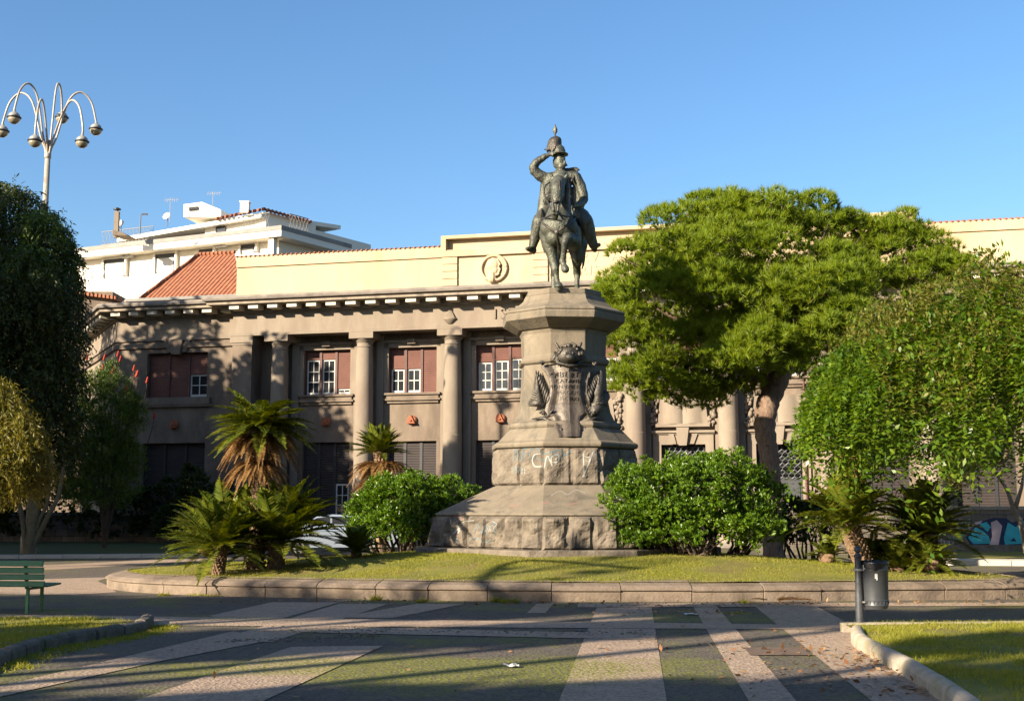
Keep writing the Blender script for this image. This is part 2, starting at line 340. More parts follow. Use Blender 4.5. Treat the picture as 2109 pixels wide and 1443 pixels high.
# ------------------------------------------------------------------ numpy leaves
rs = np.random.RandomState(11)
def unit(a): return a/np.maximum(1e-9, np.linalg.norm(a, axis=1, keepdims=True))
def np_mesh(name, V, F, m, parent=None, loc=None, smooth=False):
    """V (n,3); F (m,k) constant k"""
    me = bpy.data.meshes.new(name); k = F.shape[1]
    me.vertices.add(len(V)); me.vertices.foreach_set('co', V.astype(np.float32).ravel())
    me.loops.add(F.size); me.loops.foreach_set('vertex_index', F.astype(np.int32).ravel())
    me.polygons.add(len(F)); me.polygons.foreach_set('loop_start', np.arange(0, F.size, k, dtype=np.int32))
    me.polygons.foreach_set('loop_total', np.full(len(F), k, dtype=np.int32))
    me.update(calc_edges=True); me.validate()
    me.materials.append(m)
    if smooth: me.polygons.foreach_set('use_smooth', [True]*len(me.polygons))
    o = bpy.data.objects.new(name, me); COL.objects.link(o)
    if parent: o.parent = parent
    if loc is not None: o.location = loc
    return o
def leaf_geo(P, U, N, L, Wd):
    """rhombic leaves: base P, direction U, face normal N"""
    U = unit(U); S = unit(np.cross(U, N)); N2 = np.cross(S, U)
    L = np.asarray(L).reshape(-1, 1) if hasattr(L, '__len__') else L; Wd = np.asarray(Wd).reshape(-1, 1) if hasattr(Wd, '__len__') else Wd
    a = P; b = P+U*L*.45+S*Wd*.5+N2*Wd*.12; c = P+U*L; d = P+U*L*.45-S*Wd*.5+N2*Wd*.12
    V = np.stack([a, b, c, d], 1).reshape(-1, 3); F = np.arange(len(V)).reshape(-1, 4); return V, F
def tri_geo(P, U, N, L, Wd):
    U = unit(U); S = unit(np.cross(U, N))
    L = np.asarray(L).reshape(-1, 1) if hasattr(L, '__len__') else L; Wd = np.asarray(Wd).reshape(-1, 1) if hasattr(Wd, '__len__') else Wd
    V = np.stack([P-S*Wd*.5, P+S*Wd*.5, P+U*L], 1).reshape(-1, 3); return V, np.arange(len(V)).reshape(-1, 3)
def rnd(n): return unit(rs.normal(size=(n, 3)))
def shell(lobes, n, inner=.55, lo=-1.0):
    """n points spread through ellipsoid lobes, weighted to their outsides; returns points, outward normals"""
    c = np.array([l[0] for l in lobes], float); r = np.array([l[1] if hasattr(l[1], '__len__') else (l[1],)*3 for l in lobes], float)
    w = (r[:, 0]*r[:, 1]+r[:, 0]*r[:, 2]+r[:, 1]*r[:, 2]); w /= w.sum()
    idx = rs.choice(len(lobes), n, p=w); d = rnd(n)
    bad = d[:, 2] < lo; d[bad, 2] *= -1
    k = inner+(1-inner)*rs.rand(n, 1)**.6
    return c[idx]+d*r[idx]*k, unit(d/r[idx]), k[:, 0]
M['drain'] = surf('rusty_cover', (.17,.12,.09), (.26,.18,.13), 6, .8, .3, 30)
# ================================================================== GROUND
def sheet(name, poly, z, m, kind='structure'):
    mb = MB(); mb.add([(p[0], p[1], z) for p in poly], [tuple(range(len(poly)))]); o = mb.build(name, m, kind=kind); return o
sheet('ground', [(-700,-300), (700,-300), (700,1500), (-700,1500)], 0, M['asphalt'])
# pale bands inlaid in the plaza
mb = MB(); bz = .0035
def band(pts):
    global bz; bz += .0005; q = [G(*p) for p in pts]; mb.add([(v.x, v.y, bz) for v in q], [tuple(range(len(q)))])
vpx = 1310
def vband(xa, xb, y0=1243, y1=1700, vp=vpx):
    """band running away from the camera"""
    def X(x, y): return vp+(x-vp)*(y-1050)/(1243-1050)
    band([(X(xa,y0),y0), (X(xb,y0),y0), (X(xb,y1),y1), (X(xa,y1),y1)])
vband(1232, 1341); vband(1424, 1472); vband(1548, 1672)
vband(1105, 1140, 1243, 1262)
band([(560,1240), (700,1240), (520,1290), (430,1268)])
band([(700,1243), (800,1243), (560,1322), (430,1322)])
band([(860,1243), (960,1243), (810,1272), (690,1272)])
band([(600,1332), (790,1330), (420,1500), (-60,1560)]); band([(480,1300), (560,1318), (330,1362), (-20,1440), (-20,1418), (260,1352)])
M_b = mb
mb = MB()
def band2(pts):
    global bz; bz += .0005; q = [G(*p) for p in pts]; mb.add([(v.x, v.y, bz) for v in q], [tuple(range(len(q)))])
M_b.build('paving_bands', M['paving'], kind='structure')
band2([(-300,1262), (2400,1296), (2400,1301), (-300,1284)]); band2([(560,1288), (1350,1306), (1350,1318), (520,1300)])
band2([(1190,1243), (2300,1240), (2300,1247), (1190,1251)])
mb.build('cross_paving_bands', M['paving'], kind='structure')
q = [G(*p) for p in [(1532,1334), (1650,1334), (1672,1350), (1545,1350)]]
sheet('drain_cover', [(v.x, v.y) for v in q][::-1], .011, M['drain'])
# curved pale band and road on the left of the island
mb = MB()
q = [G(*p) for p in [(-200,1180), (120,1172), (330,1160), (470,1152), (470,1149), (300,1153), (100,1163), (-200,1168)]]
mb.add([(v.x, v.y, .004) for v in q], [tuple(range(len(q)))])
q = [G(*p) for p in [(-200,1222), (150,1224), (240,1219), (222,1205), (200,1196), (230,1188), (160,1190), (-200,1200)]]
mb.add([(v.x, v.y, .004) for v in q], [tuple(range(len(q)))])
mb.build('paving_curves', M['paving'], kind='structure')
# ------------------------------------------------------------------ island
front = [G(*p) for p in [(224,1206), (252,1216), (352,1223), (502,1228), (678,1231.5), (900,1236), (1100,1238), (1330,1238.5), (1550,1238), (1800,1236), (2080,1233)]]
isl = [(v.x, v.y) for v in front] + [(9.9,23.5), (10.0,25.2), (9.5,28), (8.6,31), (6.5,34.5), (3,36.8), (-1,36.8), (-4.5,34.6), (-6.7,31.8), (-8.1,28.8)]
ISL = [(p.x, p.y) for p in [Vector((a, b, 0)) for a, b in isl] and crom([(a, b, 0) for a, b in isl], 8, True)]
IC = (1.2, 29.0)
kprof = [(0,-.05), (0,.165), (-.012,.172), (.03,.185), (.035,.215), (-.06,.27), (-.40,.345), (-.42,.2), (-.42,-.05)]
def kerb(mb, path, prof, stone=1.15, gap=.012, closed=True, jitter=.012):
    """runs of separate kerb stones along a path; outward = right of travel"""
    P = [Vector(p[:2]) for p in path]
    if closed: P = P + [P[0]]
    cum = [0]
    for a, b in zip(P, P[1:]): cum.append(cum[-1]+(b-a).length)
    tot = cum[-1]
    def at(s):
        s = max(0, min(tot-1e-6, s))
        for i in range(len(P)-1):
            if cum[i+1] >= s: return P[i].lerp(P[i+1], (s-cum[i])/max(1e-9, cum[i+1]-cum[i]))
        return P[-1]
    s = 0; rr = random.Random(3)
    while s < tot-.05:
        e = min(tot, s+stone*rr.uniform(.85, 1.15)); pts = []; k = 5
        j = rr.uniform(-jitter, jitter); jz = rr.uniform(-jitter, jitter)*.7
        for i in range(k+1): pts.append(at(s+gap/2+(e-gap-s)*i/k))
        sweep(mb, pts, [(o+j, z+(jz if z > .1 else 0)) for o, z in prof]); s = e
mb = MB(); 
# path travels so that right side is outside the island: left tip -> along the front -> right means right side = towards camera
kerb(mb, ISL, kprof)
o = mb.build('island_kerb', M['kerb'], kind='structure'); bevel(o, .012, 1)
def inset(px, py, k):   # k=0 rim .. 1 centre
    return (px+(IC[0]-px)*k, py+(IC[1]-py)*k)
def lawn_h(k):
    t = min(1, k/.8); return .325+.36*(t*t*(3-2*t))
mb = MB(); rings = []
ks = [.035, .06, .1, .16, .24, .34, .46, .6, .75, .9, .995]
for k in ks: rings.append([(*inset(x, y, k), lawn_h(k)+.015*noise.noise(Vector((x*.5, y*.5, k*9)))) for x, y in ISL])
mb.loft(rings[::1], cap=True)
mb.build('lawn', M['lawn'], smooth=True, kind='structure')
def isl_h(x, y):
    # height of the lawn under a point
    best = None; d = Vector((x-IC[0], y-IC[1])); L = d.length
    if L < 1e-3: return lawn_h(1)
    a = math.atan2(d.y, d.x)
    R = min(((abs((math.atan2(py-IC[1], px-IC[0])-a+PI) % (2*PI)-PI)), math.hypot(px-IC[0], py-IC[1])) for px, py in ISL)[1]
    return lawn_h(max(0, 1-L/R))
# ------------------------------------------------------------------ foreground lawns and kerbs
LF = [(v.x, v.y) for v in [G(*p) for p in [(-260,1455), (0,1372), (90,1338), (200,1318), (300,1298), (318,1286)]]]
LFb = crom([(x, y, 0) for x, y in LF], 6)
kp2 = [(0,-.05), (.0,.09), (-.02,.125), (-.09,.14), (-.16,.125), (-.18,.09), (-.18,-.05)]
mb = MB(); 
lf_path = [(p.x, p.y) for p in LFb] + [(LFb[-1].x-.12, LFb[-1].y+.45)]
kerb(mb, lf_path, kp2, .62, .02, False, .02)
o = mb.build('left_lawn_kerb', M['kerb_dark'], kind='structure'); bevel(o, .02, 2)
back = [G(*p, .06) for p in [(300,1284), (230,1276), (100,1274), (-60,1273), (-400,1272)]]
LLP = [(p.x-.05, p.y+.05) for p in LFb] + [(v.x, v.y) for v in back] + [(-11, 12)]
sheet('left_lawn', LLP, .085, M['lawn'])
RF = [G(*p) for p in [(1752,1312), (1757,1330), (1790,1352), (1850,1385), (1935,1443), (2030,1520), (2120,1600)]]
RFb = crom([(v.x, v.y, 0) for v in RF], 6)
kp3 = [(0,-.05), (0,.09), (-.02,.14), (-.07,.165), (-.13,.155), (-.165,.12), (-.17,-.05)]
mb = MB(); kerb(mb, [(p.x, p.y) for p in RFb], kp3, 1.3, .012, False, .006)
o = mb.build('right_lawn_kerb', M['kerb_pale'], kind='structure'); bevel(o, .02, 2)
RLP = [(p.x+.12, p.y) for p in RFb] + [(9, 8), (18, 12), (18, 17.4), (4.4, 16.9)]
sheet('right_lawn', RLP, .10, M['lawn'])
mb = MB(); kerb(mb, [(18, 17.45), (9, 17.2), (4.35, 16.75)], [(0,-.05), (0,.12), (-.12,.12), (-.12,-.05)], 1.2, .01, False, .004)
mb.build('right_back_kerb', M['kerb_pale'], kind='structure')
# ------------------------------------------------------------------ far lawns
fl = [G(*p) for p in [(-500,1153), (0,1150), (200,1149), (430,1147)]]
sheet('far_left_lawn', [(v.x, v.y+.1) for v in fl] + [(-9,59), (-45,62)], .10, M['soil_dark'])
mb = MB(); kerb(mb, [(v.x, v.y) for v in fl], [(0,-.05), (0,.11), (-.25,.13), (-.25,-.05)], 1.4, .02, False, .006)
mb.build('far_left_kerb', M['kerb_white'], kind='structure')
frl = [G(*p) for p in [(1880,1163), (2109,1165), (2500,1168)]]
sheet('far_right_lawn', [(v.x, v.y+.1) for v in frl] + [(30,44), (15,48)], .12, M['lawn'])
mb = MB(); kerb(mb, [(v.x, v.y) for v in frl], [(0,-.05), (0,.16), (-.35,.19), (-.35,-.05)], 1.4, .02, False, .006)
mb.build('far_right_kerb', M['kerb_white'], kind='structure')
# ------------------------------------------------------------------ grass blades
def blades(P, h, w, lean=.5):
    n = len(P); U = np.stack([rs.normal(size=n)*lean, rs.normal(size=n)*lean, np.ones(n)], 1)
    a = rs.rand(n)*2*PI; N = np.stack([np.cos(a), np.sin(a), np.zeros(n)+.2], 1)
    return tri_geo(P, U, N, h*(.5+rs.rand(n)), w)
def in_poly(poly, X, Y):
    ins = np.zeros(len(X), bool); n = len(poly)
    for i in range(n):
        x0, y0 = poly[i]; x1, y1 = poly[(i+1) % n]
        c = ((y0 > Y) != (y1 > Y)) & (X < (x1-x0)*(Y-y0)/((y1-y0) if abs(y1-y0) > 1e-9 else 1e-9)+x0); ins ^= c
    return ins
def patchy(X, Y, s=.9):
    return np.array([noise.noise(Vector((x*s, y*s, 3.1))) for x, y in zip(X, Y)])
n = 150000; ii = rs.randint(0, len(ISL), n); tt = rs.rand(n); A = np.array(ISL); B = np.roll(A, -1, 0)
E0 = A[ii]*(1-tt[:, None])+B[ii]*tt[:, None]; k = 1-np.sqrt(rs.rand(n))*.965
XY = E0+(np.array(IC)-E0)*k[:, None]
keep = (XY[:, 1] < 33) ; XY = XY[keep]; k = k[keep]
t = np.minimum(1, k/.8); Z = .325+.36*(t*t*(3-2*t))-.01
pat = patchy(XY[:, 0], XY[:, 1], .8); kk = rs.rand(len(XY)) < np.clip(.62+pat*1.5, .08, 1)
XY = XY[kk]; Z = Z[kk]
V, F = blades(np.column_stack([XY, Z]), .045, .011, .6)
gr = np_mesh('grass', V, F, M['grass']); tag(gr, 'short sunlit grass covering the round island lawn', 'grass'); gr['kind'] = 'stuff'
def lawn_patch(name, poly, z, n, bb, label, h=.05, w=.008):
    X = rs.uniform(bb[0], bb[1], n); Y = rs.uniform(bb[2], bb[3], n); m_ = in_poly(poly, X, Y); X, Y = X[m_], Y[m_]
    pt = patchy(X, Y, 1.4); m_ = rs.rand(len(X)) < np.clip(.6+pt*1.4, .08, 1); X, Y = X[m_], Y[m_]
    V, F = blades(np.column_stack([X, Y, np.full(len(X), z)]), h, w, .6)
    o = np_mesh(name, V, F, M['grass']); tag(o, label, 'grass'); o['kind'] = 'stuff'; return o
lawn_patch('grass', LLP, .08, 120000, (-11, -4.4, 11, 19.5), 'rough grass of the front left lawn behind the dark kerb')
lawn_patch('grass', RLP, .095, 130000, (3.5, 9.5, 9, 17.5), 'green grass of the front right lawn behind the pale rounded kerb')
# weeds in the gutter along the kerbs
cl = []
def tuft(x, y, z, n, r, h):
    a = rs.rand(n)*2*PI; d = rs.rand(n)**.5*r
    return np.column_stack([x+np.cos(a)*d, y+np.sin(a)*d*.4, np.full(n, z)]), h
VV = []; FF = []; off = 0
def addgeo(V, F):
    global off
    VV.append(V); FF.append(F+off); off += len(V)
for px, py, n, r, h in [(340,1226,120,.12,.07), (420,1225,200,.3,.06), (450,1226,160,.25,.05), (775,1236,120,.09,.13), (870,1240,110,.1,.10), (1022,1239,120,.09,.13), (1050,1241,200,.16,.1), (1545,1243,120,.2,.05), (1510,1262,160,.3,.03), (1530,1240,60,.1,.08)]:
    g = G(px, py); P, h_ = tuft(g.x, g.y-.05, 0, n, r, h); addgeo(*blades(P, h, .012, .9))
for i in range(260):   # the strip of weeds below the left kerb
    u = random.random(); p = LFb[int(u*(len(LFb)-1))]; P, h_ = tuft(p.x+random.uniform(.02,.35), p.y-random.uniform(.05,.5), 0, 16, .12, .05); addgeo(*blades(P, .05, .01, .9))
o = np_mesh('weeds', np.concatenate(VV), np.concatenate(FF), M['grass']); tag(o, 'low green weeds growing in the gutters along the kerbs', 'weeds'); o['kind'] = 'stuff'
# fallen leaves and gravel
def litter(name, m, spots, size, label, cat):
    Ps = []
    for px, py, n, sx, sy in spots:
        g = G(px, py); Ps.append(np.column_stack([g.x+rs.normal(size=n)*sx, g.y+rs.normal(size=n)*sy, np.full(n, .012)+rs.rand(n)*.01]))
    P = np.concatenate(Ps); n = len(P); U = rs.normal(size=(n, 3)); U[:, 2] *= .35; N = np.stack([rs.normal(size=n)*.3, rs.normal(size=n)*.3, np.ones(n)], 1)
    V, F = leaf_geo(P, U, N, size*(.6+rs.rand(n)*.8), size*.6)
    o = np_mesh(name, V, F, m); tag(o, label, cat); o['kind'] = 'stuff'
litter('fallen_leaves', M['dead_leaf'], [(1400,1248,90,1.2,.15), (1620,1244,90,1.0,.12), (1000,1243,90,1.6,.12), (650,1238,60,1.2,.12), (1830,1370,130,.28,.5), (1750,1350,60,.4,.5), (1900,1420,90,.3,.3), (1600,1340,60,1.0,.9), (1050,1350,110,4,2.2), (2000,1242,50,1.2,.15), (1400,1262,50,.7,.3), (1690,1395,40,.5,.5)], .075, 'brown fallen leaves scattered over the paving and along the kerbs', 'leaf litter')
# broken edge of the paving (loose chips)
mb = MB(); rr = random.Random(5)
for i in range(560):
    px = rr.uniform(560, 1340); py = 1296+(px-560)*.012+rr.gauss(0, 3.2)
    if rr.random() < .35: px = rr.uniform(440, 780); py = 1322-(px-440)*.035+rr.gauss(0, 2)
    g = G(px, py); r = rr.uniform(.006, .02)
    mb.ball((g.x, g.y, r*.4), (r*rr.uniform(.8,1.6), r, r*.7), 5, 4)
o = mb.build('gravel', M['kerb_dark']); tag(o, 'loose stone chips along the broken joint of the paving', 'gravel'); o['kind'] = 'stuff'
# ================================================================== BUILDING
TH = math.radians(13.5)
BL = thing('institute_building', 'long two-storey brown building with half columns and a cream attic behind the monument', 'building', (0, 56, 0), -TH)
def F_(px, py, y=0.0):       # survey: px -> (s, z) on a plane of the facade y metres behind its face
    d = ray(px, py); nx, ny = math.sin(TH), math.cos(TH); t = (y+ny*56)/(d[0]*nx+d[1]*ny)
    X, Y = d[0]*t, d[1]*t-56; return X*math.cos(TH)-Y*math.sin(TH), EYE+d[2]*t
RX0, RX1 = -13.9, 28.3          # ends of the advanced centre
YW, YR = .6, 1.15               # wing wall plane, recessed bay plane
path = [(-27,8.1), (-20.5,YW), (RX0,YW), (RX0,0), (RX1,0), (RX1,YW), (35,YW), (41,8)]
cols = [-11.6, -7.29, -2.95, 1.33, 5.57, 9.65, 13.9, 18.1, 22.5, 26.6]
# entablature
mb = MB(); sweep(mb, path, [(0,9.92), (.10,9.92), (.10,10.02), (.03,10.06), (.03,10.13), (0,10.13), (0,11.02), (-.6,11.02), (-.6,9.92)])
bmain = mb.build('frieze', M['render_pale'], BL)
mb = MB(); sweep(mb, path, [(-.02,11.02), (.08,11.02), (.10,11.12), (.14,11.12), (.14,11.34), (.95,11.34), (.95,11.47), (1.0,11.48), (-.6,11.48)])
mb.build('cornice', M['cornice'], BL)
mb = MB(); sweep(mb, path, [(-.6,11.482), (1.0,11.482), (1.10,11.52), (1.13,11.62), (1.08,11.71), (.9,11.76), (-.6,11.8)])
mb.build('cornice_gutter', M['cornice_dark'], BL)
# modillions (a repeated band under the cornice)
mb = MB()
def mod_run(x0, y0, x1, y1, step, skip=.4):
    d = Vector((x1-x0, y1-y0)); L = d.length; d.normalize(); nrm = Vector((d.y, -d.x)); n = int((L-skip)/step)
    for i in range(n+1):
        c = Vector((x0, y0))+d*((L-n*step)/2+i*step); a = c-d*.25; b = c+d*.25
        lo, hi = .15, .80
        P = [a+nrm*lo, b+nrm*lo, b+nrm*hi, a+nrm*hi]
        mb.prism([(p.x, p.y) for p in P], 11.125, 11.337)
for (a, b) in zip(path, path[1:]):
    if abs(a[0]-b[0]) + abs(a[1]-b[1]) > 2: mod_run(*a, *b, .985 if b[0]-a[0] > 20 else .99)
mb.build('modillion_band', M['modillion'], BL)
# attic
mb = MB()
AT0, AT1 = 11.6, 13.55
mb.box(RX0, RX1, .25, 1.2, AT0, 13.35); mb.box(RX0, -3.45, .17, 1.25, 13.35, 13.86); mb.box(17.8, RX1, .17, 1.25, 13.35, 13.80)
mb.box(RX0-.001, RX0+.5, 1.2, 12, AT0, 13.86); mb.box(RX1-.5, RX1, 1.2, 12, AT0, 13.8)
mb.box(-3.45, 17.8, .1, 1.3, 13.35, 13.62)
# raised centre with framed recess
holes(mb, -3.46, 17.81, 13.62, 14.36, [(-3.22, 17.57, 13.625, 14.20)], .1, .45); mb.box(-3.3, 17.7, .45, 1.3, 13.62, 14.36)
mb.build('attic_wall', M['cream'], BL)
for a, b in [(-3.42, -2.68), (.92, 1.64), (12.6, 13.3), (16.9, 17.7)]:
    mb = MB()
    for i in range(5): mb.box(a, b, .15, .249, 11.98+i*.345, 11.98+i*.345+.318)
    mb.build('attic_pilaster', M['cream'], BL)
for (a, b) in [(RX0, -3.5), (17.85, RX1)]:
    mb = MB(); zt = 13.86 if a < 0 else 13.8; s = a
    while s < b: mb.cap((s, .16, zt+.02), (s, 1.2, zt+.13), .055, .06, 8); s += .24
    s = a
    while s < b-.45: mb.tube([(s, .9, zt+.12), (s+.44, .9, zt+.12)], [.08, .065], 8); s += .45
    mb.build('tile_coping', M['tiles'], BL)
# low parapet and gutter on the wings
mb = MB(); wp = [(-26.4,8.6), (-20.2,1.0), (RX0-.002,1.0)]
sweep(mb, wp, [(0,11.6), (0,12.02), (-.4,12.02), (-.4,11.6)]); wr = [(RX1+.002,1.0), (34.7,1.0), (40.5,8.5)]
sweep(mb, wr, [(0,11.6), (0,12.02), (-.4,12.02), (-.4,11.6)]); mb.build('wing_parapet', M['cream'], BL)
mb = MB()
sweep(mb, wp, [(.12,12.025), (.14,12.17), (-.4,12.17), (-.4,12.025)]); mb.build('gutter', M['grey_slab'], BL)
# hipped tile roof on the left wing
ra = F_(410, 525, 5.5); rb = F_(490, 523, 5.5)
mb = MB(); e0 = (-19.6, 1.15, 12.18); e1 = (-14.0+.09, 1.15, 12.18); r0 = (ra[0], 5.5, ra[1]); r1 = (F_(483, 524, 5.5)[0], 5.5, ra[1]); bl = (-25.6, 9.4, 12.18); bk = (-13.82, 12, 12.2); bk2 = (-19, 14, 12.2)
def roof_obj(pts, name='roof'):
    # build in a frame whose X runs along the eave and Y up the slope so that the tile pattern follows the plane
    p = [Vector(q) for q in pts]; ex = (p[1]-p[0]).normalized(); nz = (p[1]-p[0]).cross(p[-1]-p[0]).normalized(); ey = nz.cross(ex)
    R = Matrix((ex, ey, nz)).transposed().to_4x4(); R.translation = p[0]; inv = R.inverted()
    q = [inv @ v for v in p]; m = MB(); n = len(q); m.add([(v.x, v.y, 0) for v in q]+[(v.x, v.y, -.12) for v in q], [tuple(range(n)), tuple(range(n, 2*n))[::-1]]+[(i, (i+1) % n, (i+1) % n+n, i+n) for i in range(n)])
    o = m.build(name, M['tiles'], BL); o.matrix_local = R; return o
roof_obj([e0, e1, r1, r0]); roof_obj([bl, e0, r0])
mb = MB()
L = Vector(r0)-Vector(e0)
for i in range(18):
    a = Vector(e0)+L*(i/18); b = Vector(e0)+L*((i+1.1)/18); mb.tube([a+Vector((0,0,.02)), b+Vector((0,0,.05))], [.13, .10], 8)
L = Vector(r1)-Vector(r0)
for i in range(6):
    a = Vector(r0)+L*(i/6); b = Vector(r0)+L*((i+1.1)/6); mb.tube([a+Vector((0,0,.02)), b+Vector((0,0,.05))], [.13, .10], 8)
mb.build('ridge_tiles', M['tiles'], BL)
# main body behind
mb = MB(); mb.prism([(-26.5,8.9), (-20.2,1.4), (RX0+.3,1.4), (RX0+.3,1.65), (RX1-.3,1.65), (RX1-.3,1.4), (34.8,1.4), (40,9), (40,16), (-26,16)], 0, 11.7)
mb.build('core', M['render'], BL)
# wing wall left + chamfer
def wl_open(px0, px1, z0, z1): return (F_(px0, 760, YW)[0], F_(px1, 760, YW)[0], z0, z1)
hw = wl_open(303, 427, 7.1, 9.30); hd = wl_open(299, 427, .25, 4.85)
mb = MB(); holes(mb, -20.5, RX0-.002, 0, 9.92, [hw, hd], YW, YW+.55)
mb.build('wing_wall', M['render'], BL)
mb = MB(); mb.prism([(-27,8.1), (-20.5,YW), (-20.2,YW+.5), (-26.6,8.6)], 0, 9.915); mb.build('corner_wall', M['render_pale'], BL)
mb = MB(); holes(mb, RX1+.002, 35, 0, 9.92, [(29.6,32.8,7.1,9.3), (29.6,32.8,.25,4.85)], YW, YW+.55); mb.prism([(35,YW), (41,8), (40.5,8.4), (34.7,YW+.5)], 0, 9.91)
mb.build('right_wing_wall', M['render'], BL)
mb = MB(); sweep(mb, [(-27,8.1), (-20.5,YW), (RX0-.002,YW)], [(0,9.55), (.12,9.55), (.14,9.75), (.02,9.80), (0,9.80)]); mb.build('string_course', M['render'], BL)
# recessed bay wall
bays = []; 
for a, b in zip(cols, cols[1:]): bays.append(((a+b)/2))
hs = []; wins = []; doors = []
for i, c in enumerate(bays):
    if 3 <= i <= 5:
        hs.append((c-.98, c+.98, .25, 4.5)); doors.append((c, 'portal', i))
        hs.append((c-1.2, c+1.2, 7.45, 9.27)); wins.append((c, i, 7.45))
    else:
        hs.append((c-1.2, c+1.2, .25, 4.82)); doors.append((c, 'shutter', i))
        hs.append((c-1.2, c+1.2, 7.1, 9.27)); wins.append((c, i, 7.1))
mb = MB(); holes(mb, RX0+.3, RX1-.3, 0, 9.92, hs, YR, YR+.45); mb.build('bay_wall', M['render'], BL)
# end piers
for a in (RX0, RX1-1.02): mb = MB(); mb.box(a, a+1.02, 0, 1.6, 0, 9.9); mb.build('pier', M['render'], BL)
for a, b in ((RX0, RX0+1.02), (RX1-1.02, RX1)): mb = MB(); mb.box(a-.1, b+.06, -.08, 1.0, 9.60, 9.915); mb.box(a-.05, b+.03, -.03, 1.0, 9.5, 9.60); mb.build('pier_capital', M['render_pale'], BL)
# soffit of the recess
mb = MB(); mb.box(RX0+1.02, RX1-1.02, .6, 1.7, 9.93, 10.1); mb.build('soffit', M['render'], BL)
# pilaster strips and cills on each bay
for i, c in enumerate(bays):
    g = MB(); zb = 4.9
    for sgn in (-1, 1):
        x0, x1 = sorted((c+sgn*1.42, c+sgn*1.78)); g.box(x0, x1, YR-.13, YR-.002, 0, 9.9)
        x0, x1 = sorted((c+sgn*1.2, c+sgn*1.42)); g.box(x0, x1, YR-.07, YR-.003, 6.7, 9.5)
    g.box(c-1.42, c+1.42, YR-.07, YR-.003, 9.27, 9.5); g.box(c-1.5, c+1.5, YR-.16, YR-.131, 9.5, 9.62); g.box(c-.2, c+.2, YR-.28, YR-.161, 9.42, 9.66)
    g.build('bay_surround', M['render_pale'], BL)
    wz = wins[i][2]
    g = MB(); g.box(c-1.42, c+1.42, YR-.26, YR+.1, wz-.1, wz-.001); g.box(c-1.32, c+1.32, YR-.16, YR+.1, wz-.27, wz-.1); g.box(c-1.42, c+1.42, YR-.22, YR+.1, wz-.36, wz-.27); g.box(c-1.3, c+1.3, YR-.12, YR+.1, wz-.48, wz-.36)
    g.build('window_sill', M['render'], BL)
# windows
def window(c, z0, z1, yp, w, fr, name='window', mat=None, rows=3):
    """three lights; fr = shutter fraction of each light"""
    g = MB(); hw_ = w/2
    g.box(c-hw_, c-hw_+.07, yp, yp+.12, z0, z1); g.box(c+hw_-.07, c+hw_, yp, yp+.12, z0, z1)
    g.box(c-hw_+.07, c+hw_-.07, yp, yp+.12, z1-.07, z1)
    lw = w/3
    for k in (1, 2): g.box(c-hw_+k*lw-.06, c-hw_+k*lw+.06, yp-.02, yp+.14, z0, z1-.071)
    wo = g.build(name, mat or M['stained_wood'], BL)
    g = MB(); gf = MB(); gp = MB()
    for k in range(3):
        a = c-hw_+k*lw+.062; b = a+lw-.124; f = fr[k]; zs = z1-(z1-z0)*f
        if f > 0: g.box(a, b, yp+.03, yp+.06, zs, z1-.072); g.box(a, b, yp+.015, yp+.07, zs, zs+.05)
        if f < .97:
            zt = zs-.01 if f > 0 else z1-.08; y0, y1 = yp+.075, yp+.13
            gf.box(a, a+.075, y0, y1, z0+.01, zt); gf.box(b-.075, b, y0, y1, z0+.01, zt); gf.box(a+.075, b-.075, y0, y1, z0+.01, z0+.14)
            if f < .05 or f > .1: gf.box(a+.075, b-.075, y0, y1, zt-.07, zt)
            m_ = (a+b)/2; gf.box(m_-.02, m_+.02, y0, y1-.001, z0+.14, zt-.07)
            nr = max(1, min(rows, int((zt-z0)/.42)))
            for r_ in range(1, nr):
                zz = z0+.14+(zt-.07-z0-.14)*r_/nr; gf.box(a+.075, b-.075, y0+.002, y1-.002, zz-.02, zz+.02)
            gp.box(a+.01, b-.01, yp+.10, yp+.105, z0+.02, zt)
    if g.v: g.build('shutter', M['shutter'], wo)
    if gf.v: gf.build('casement', M['white_wood'], wo)
    if gp.v: gp.build('pane', M['glass'], wo)
    return wo
fracs = {0: (.2,.2,.86), 1: (.46,.46,1), 2: (.36,.33,.30), 3: (.4,.4,.4), 4: (.3,.3,.6), 5: (.5,.25,.25), 6: (.4,1,.4), 7: (.3,.3,.3), 8: (.5,.5,.5)}
for c, i, wz in wins: window(c, wz, 9.27, YR+.16, 2.4, fracs[i])
window((hw[0]+hw[1])/2, 7.1, 9.30, YW+.22, hw[1]-hw[0], (1, 1, .49), rows=2)
window(31.2, 7.1, 9.3, YW+.22, 3.2, (.4,.4,.4))
g = MB(); g.box(hw[0]-.2, hw[1]+.35, YW-.16, YW-.002, 6.62, 6.72); g.box(hw[0]-.1, hw[1]+.25, YW-.2, YW-.002, 6.72, 7.05); g.build('wing_window_sill', M['render'], BL)
g = MB(); c = (hw[0]+hw[1])/2
g.prism([(c-.22, 9.2), (c+.22, 9.2), (c+.36, 9.95), (c-.36, 9.95)], YW-.22, YW-.003, 'Y'); g.prism([(c-.5, 9.32), (c-.26, 9.32), (c-.42, 9.92), (c-.72, 9.92)], YW-.1, YW-.003, 'Y'); g.prism([(c+.26, 9.32), (c+.5, 9.32), (c+.72, 9.92), (c+.42, 9.92)], YW-.1, YW-.003, 'Y')
g.build('keystone', M['render'], BL)
